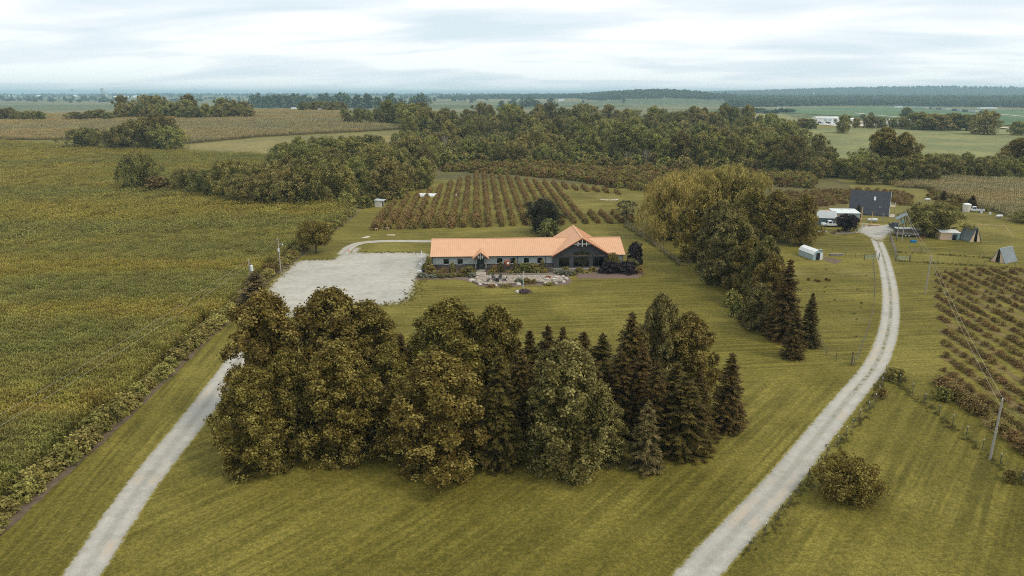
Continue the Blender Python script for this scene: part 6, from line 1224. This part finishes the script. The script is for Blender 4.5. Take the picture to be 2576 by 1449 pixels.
P1('beam', MB().box(4.3, 0, 3.15, 9.2, .16, .2), MT['lumber'], t); P1('sloping_leg', MB().tube([(8.6, 0, 3.2), (10.6, -1.6, 0)], .09, 6), MT['lumber'], t); P1('cross_brace', MB().tube([(0, 0, .4), (5.0, -1.2, .2)], .07, 5), MT['lumber'], t)
t = thing('water_tank', 'tall white cylindrical water tank beside the east corn', 'tank', G(2430, 532)); P1('body', MB().tube([(0, 0, 0), (0, 0, 2.6)], 1.3, 18), MT['cream'], t); P1('lid', MB().tube([(0, 0, 2.6), (0, 0, 2.95)], [1.32, .35], 18), MT['white'], t)
for k, (u, v, lb) in enumerate(((2468, 537, 'white barrel in the weeds right of the old truck'), (2490, 541, 'second white barrel further right in the weeds'))): one('barrel', lb, 'barrel', G(u, v), MB().tube([(0, 0, 0), (0, 0, .1), (0, 0, .8), (0, 0, .9)], [.28, .33, .33, .28], 10), MT['offwhite'], 0, 'white barrels in the weeds')
for k in range(5): p = G(2034 + k * 13 + (k % 2) * 5, 705 + (k % 3) * 2); thing('weed_clump', '%s dark weed clump from the left in the small pasture' % nth(k), 'weeds', p, k, 'weed clumps in the small pasture', BUSH['scrub'][k % 3], .55)
# ---------------------------------------------------------------- orchard furniture
t = thing('field_shed', 'cream shed with slanted grey roof at the corn corner', 'shed', G(943, 521), R(-10)); P1('wall', MB().box(1.3, 1.4, 0, 2.6, 2.8, 2.2), MT['cream'], t); P1('roof', MB().slab([(-.25, -.3, 2.55), (3.3, -.3, 2.35), (3.3, 3.1, 2.5), (-.25, 3.1, 2.7)], .12), MT['greyroof'], t); P1('shade_panel', MB().box(2.62, 1.3, .1, .1, 1.3, 1.8), MT['black'], t)  # black board on the solid wall, its colour standing for inner shade
p = G(1046, 494); t = thing('row_cover', 'white plastic tunnel over a garden bed left of the orchard', 'tunnel', p, R(-4)); q = MB(); n_ = 8
for k in range(9):
    for j in range(n_): a1, a2 = math.pi * j / n_, math.pi * (j + 1) / n_; x0_, x1_ = k, k + 1; q.face([(x0_, math.cos(a1) * 1.2, math.sin(a1) * 1.3 * (1 - .08 * (k % 2))), (x1_, math.cos(a1) * 1.2, math.sin(a1) * 1.3 * (1 - .08 * ((k + 1) % 2))), (x1_, math.cos(a2) * 1.2, math.sin(a2) * 1.3 * (1 - .08 * ((k + 1) % 2))), (x0_, math.cos(a2) * 1.2, math.sin(a2) * 1.3 * (1 - .08 * (k % 2)))])
P1('cover', q, MT['white'], t)
for k in range(0, 10, 3): P1('hoop', MB().tube([(k, math.cos(math.pi * j / 8) * 1.24, math.sin(math.pi * j / 8) * 1.36) for j in range(9)], .03, 5), MT['paleblue'], t)
t = thing('scarecrow_stand', 'small white post marker standing between orchard rows', 'post', G(1148, 501)); P1('post', MB().box(0, 0, 0, .15, .15, 1.8), MT['white'], t); P1('crossbar', MB().box(0, 0, 1.2, 1.1, .1, .12), MT['white'], t); P1('box', MB().box(0, 0, 1.5, .5, .4, .5), MT['offwhite'], t)
t = thing('pergola', 'dark timber pergola behind the house roof ridge', 'pergola', HP(14.6, 19), R(2.9))
for k in range(5):
    for y in (0, 1.8): P1('post', MB().box(k * 2.6, y, 0, .22, .22, 2.5), MT['fencewood'], t)
for y in (0, 1.8): P1('beam', MB().box(5.2, y, 2.5, 11, .2, .25), MT['timber'], t)
for k in range(14): P1('rafter', MB().box(k * .8, .9, 2.75, .1, 2.4, .15), MT['timber'], t)
t = thing('garden_arch', 'leafy garden arch behind the left roof ridge', 'arch', HP(8.2, 19), R(2.9)); P1('hoop', MB().tube([(-1.2, 0, 0), (-1.2, 0, 1.7), (-.8, 0, 2.5), (0, 0, 2.8), (.8, 0, 2.5), (1.2, 0, 1.7), (1.2, 0, 0)], .05, 5), MT['fencewood'], t)
for k in range(9): a = math.pi * k / 8; part('vine', BUSH['green'][k % 3], t, (math.cos(a) * 1.2, 0, .4 + math.sin(a) * 2.0), k, scale=.8)
for k, (x, y, h_, lb) in enumerate(((5.0, 18.6, 2.6, 'shrub left of the garden arch'), (2.6, 17.4, 1.2, 'low shrub behind the left roof end'), (.6, 17.5, 1.4, 'low shrub beside the back track'), (11.0, 18.5, 1.3, 'low shrub right of the garden arch'), (28.0, 19.5, 2.6, 'shrub right of the pergola'), (4.6, 20, 2.2, 'second shrub left of the garden arch'))): bush('green' if k in (0, 5) else 'scrub', x, y, h_, 1.1 if h_ > 2 else 1.4, lb, k, grp='shrubs behind the house')
one('plank_platform', 'flat tan plank platform on the grass before the orchard', 'platform', G(984, 592), MB().slab([(-1.2, -.6, .15), (1.4, -.7, .15), (1.0, .7, .12), (-1.4, .6, .12)], .1), MT['tan'])
sheet('bare_patch', px((905, 599), (925, 594), (935, 593), (925, 598)), 1.0, .012, MT['roadpale'], .2, .6)
for k, (u, v, lb) in enumerate(((947, 580, 'small timber hive stand at the left orchard corner'), (976, 579, 'second small timber hive stand at the orchard corner'))): q = MB(); [q.box(a, c, 0, .08, .08, .6) for a in (-.3, .3) for c in (-.2, .2)]; q.box(0, 0, .6, .8, .6, .12); one('hive_stand', lb, 'stand', G(u, v), q, MT['tan'], 0, 'hive stands')
t = thing('stone_ring', 'curved line of pale stones on the clearing right of the orchard', 'stones', G(1532, 503))
for k in range(11): a = math.pi * (1.0 - k / 10); part('stone', MB().rock(0, 0, 0, .5, 0, .7, 50 + k).mesh('stone', MT['stonelight']), t, (math.cos(a) * 3.2, math.sin(a) * -1.2, 0))
# ---------------------------------------------------------------- far buildings
def barn(label, u, v, wpx, hpx, mat='white', roof='greyroof', grp='far farm buildings', name='barn', cat='barn', deep=.7, rise=.45, wins=0):
    p = G(u, v); m_ = mpp(p); W_, H_ = wpx * m_, hpx * m_; D = min(W_ * deep, 30); t = thing(name, label, cat, (p.x - W_ / 2, p.y, p.z), 0, grp); P1('wall', MB().box(W_ / 2, D / 2, -.5, W_, D, H_ * (1 - rise) + .5), MT[mat], t); P1('roof', gable_roof(-.3, W_ + .3, -.5, D + .5, H_ * (1 - rise), H_, 'x', .3), MT[roof], t)
    for k in range(wins): W2 = P1('window', MB().box(W_ * (k + .5) / wins, -.06, H_ * .15, W_ / wins * .4, .1, H_ * .3), MT['navy'], t)
    return t
barn('white house with grey hip roof beside the dark windbreak', 820, 281, 42, 8, 'white', 'greyroof', None, 'white_house', 'house', .4, .5, 5); barn('brown gabled house left of the white one', 740, 280, 14, 10, 'tan', 'greyroof', None, 'brown_house', 'house', .6, .5, 2); barn('white house among the trees left of the creek wood', 1027, 299, 14, 10, 'white', 'greyroof', None, 'white_house', 'house', .7, .4, 2)
for k, (u, w_, h_) in enumerate(((287, 18, 4.5), (318, 18, 5), (341, 13, 5.5), (366, 15, 3.5))): barn('%s of four long white barns on the far left plain' % nth(k), u, 246, w_, h_, 'white', 'white', 'white barns on the left plain')
for k, (u, w_, h_, v) in enumerate(((23, 20, 4, 243), (98, 14, 3.5, 243), (186, 12, 4, 243), (1328, 12, 8, 269), (1412, 14, 5, 255), (1382, 8, 4, 257), (1152, 6, 4, 244))): barn(('low white barn at the far left', 'second small white barn on the left plain', 'white shed near the water tower', 'white gabled farmhouse among far trees', 'far white house below the wooded ridge', 'small far white shed below the wooded ridge', 'tiny white farmhouse on the middle horizon')[k], u, v, w_, h_, 'white', 'white' if k != 4 else 'greyroof')
p = G(262, 243); m_ = mpp(p); t = thing('grain_elevator', 'grey grain elevator tower on the left horizon', 'elevator', p); P1('tower', MB().box(-3 * m_, 0, 0, 5 * m_, 20, 20 * m_), MT['greyroof'], t); P1('silo', MB().box(2 * m_, 4, 0, 10 * m_, 30, 12 * m_), MT['greyroof'], t)
p = G(184, 243); m_ = mpp(p); t = thing('water_tower', 'tiny water tower on the left horizon', 'water tower', p); P1('stem', MB().tube([(0, 0, 0), (0, 0, 15 * m_)], m_ * .4, 8), MT['greyroof'], t); P1('tank', MB().tube([(0, 0, 14 * m_), (0, 0, 16 * m_), (0, 0, 18 * m_), (0, 0, 19 * m_)], [m_ * .5, 2 * m_, 2 * m_, m_ * .4], 10), MT['greyroof'], t)
for k, (u, h_) in enumerate(((494, 24), (730, 22), (842, 18), (715, 14), (797, 14))): p = G(u, 246); m_ = mpp(p); t = thing('radio_mast', '%s thin mast from the left on the far left horizon' % nth(sorted((494, 715, 730, 797, 842)).index(u)), 'mast', p, 0, 'masts on the horizon'); P1('mast', MB().tube([(0, 0, 0), (0, 0, h_ * m_)], [m_ * .35, m_ * .15], 5), MT['greyroof'], t); P1('crossarm', MB().box(0, 0, h_ * m_ * .85, m_ * 3, m_ * .4, m_ * .4), MT['greyroof'], t)
def wh(label, u, v, wpx, hpx, mat='white', doors=0, rise=.15):
    t = barn(label, u, v, wpx, hpx, mat, 'white' if mat == 'white' else 'timber', 'industrial sheds beyond the pasture', 'warehouse', 'warehouse', .5, rise); p = G(u, v); m_ = mpp(p)
    for k in range(doors): P1('door', MB().box(wpx * m_ * (.4 + .2 * k), -.1, 0, wpx * m_ * .12, .15, hpx * m_ * .55), MT['paleblue'], t)
wh('long white warehouse with three grey doors beyond the pasture', 2082, 306, 58, 12, 'white', 3); wh('white shed hidden behind the lone pasture tree', 2140, 307, 40, 9); wh('brown gabled shed between the pasture trees', 2195, 310, 26, 9, 'timber', 0, .45); wh('small white office right of the brown shed', 2205, 318, 18, 5); wh('white shed behind the round pasture trees', 2235, 306, 42, 6); wh('white shed left of the pasture thicket', 2280, 309, 24, 8)
sheet('works_yard', px((2040, 307), (2110, 306), (2300, 308), (2300, 315), (2200, 318), (2110, 318), (2050, 313)), 30, .35, MT['roadpale'])
for k in range(14):
    p = G(2062 + k * 6.4, 311 + (k % 3) * 1.6); m_ = random.choice(('navy', 'white', 'teal', 'darkmetal')); q = MB(); q.box(0, 0, .4, 4.6, 1.8, .7); q.box(-.2, 0, 1.1, 2.4, 1.6, .6); [q.tube([(x, -.95, .35), (x, .95, .35)], .34, 8) for x in (-1.5, 1.5)]; one('parked_vehicle', '%s tiny vehicle from the left in the works yard' % nth(k), 'car', (p.x, p.y, p.z + .4), q, MT[m_], random.uniform(-.5, .5), 'vehicles in the works yard')
wh('white sheds in the far valley at the right', 2490, 273.5, 40, 3); wh('small white works at the end of the railway', 2262, 271, 18, 3); wh('white block in the far wooded valley', 1965, 276, 16, 4.5)
S_ = spline([G(*q) for q in ((2300, 273.2), (2330, 274.5), (2420, 281), (2500, 288))], 16.0); t = thing('freight_train', 'long freight train of grey and dark wagons crossing the far fields', 'train', S_[0])
for k in range(len(S_) - 1):
    d = S_[k + 1] - S_[k]
    if k % 9 != 8: part('wagon', MB().box(0, 0, 1.9, 14, 3, 4.2).box(-4, 0, 1.0, 3, 2.4, .9).box(4, 0, 1.0, 3, 2.4, .9).mesh('wagon', MT[('greyroof', 'cream', 'navy', 'greyroof', 'darkmetal')[(k // 4) % 5]]), t, S_[k] - S_[0] + d * .5, math.atan2(d.y, d.x))
p = G(2047, 243); m_ = mpp(p); t = thing('white_tower', 'white tower block on the distant valley horizon', 'tower', p); P1('tower', MB().tube([(0, 0, 0), (0, 0, 7 * m_)], m_ * 1.3, 8), MT['white'], t); P1('cap', MB().tube([(0, 0, 7 * m_), (0, 0, 8.5 * m_)], [m_ * 2, m_ * 1.2], 8), MT['white'], t)
# weeds along the fences and round the posts
wl_ = []
for uv, n_ in ((((1870, 1400), (1975, 1290), (2075, 1160), (2165, 1055), (2225, 950)), 170), (((2232, 945), (2340, 1030), (2450, 1120), (2600, 1240)), 170), (((2256, 657), (2440, 668), (2600, 678)), 110), (((2256, 634), (2440, 646), (2520, 652)), 80), (((1572, 571), (1650, 622), (1709, 669)), 160)):
    S_ = spline([G(*q) for q in uv], .4)
    for k in range(n_): p = random.choice(S_); x, y = p.x + random.gauss(0, .35), p.y + random.gauss(0, .35); wl_.append((x, y, gz(x, y)))
scatter('fence_weeds', wl_, WEED, (.45, .95), None, 'dry weeds growing along the wire fences', 51)

sp_ = px((2080, 870), (2060, 700), (2090, 665), (2190, 665), (2190, 760), (2170, 840), (2130, 905)); rgw = np.random.default_rng(8); q_ = fill(sp_, 2.2, .3, .5, 61); q_ = q_[rgw.uniform(0, 1, len(q_)) < .16]
scatter('pasture_tufts', q_, WEED, (.5, 1.0), None, 'scattered dark grass tufts in the small pasture', 52)
lw_ = []
for a, b_, n_, sd_ in (((905, 635), (1070, 636), 90, .8), ((1062, 700), (1031, 757), 110, 1.0), ((1031, 757), (900, 772), 120, 1.2), ((769, 654), (840, 654), 40, .7), ((683, 712), (742, 660), 60, .6)):
    pa_, pb_ = G(*a), G(*b_)
    for k in range(n_): q = pa_.lerp(pb_, random.random()); lw_.append((q.x + random.gauss(0, sd_), q.y + random.gauss(0, sd_), 0.0))
scatter('lot_weeds', lw_, WEED, (.3, .7), None, 'low weeds creeping over the gravel edges', 53)
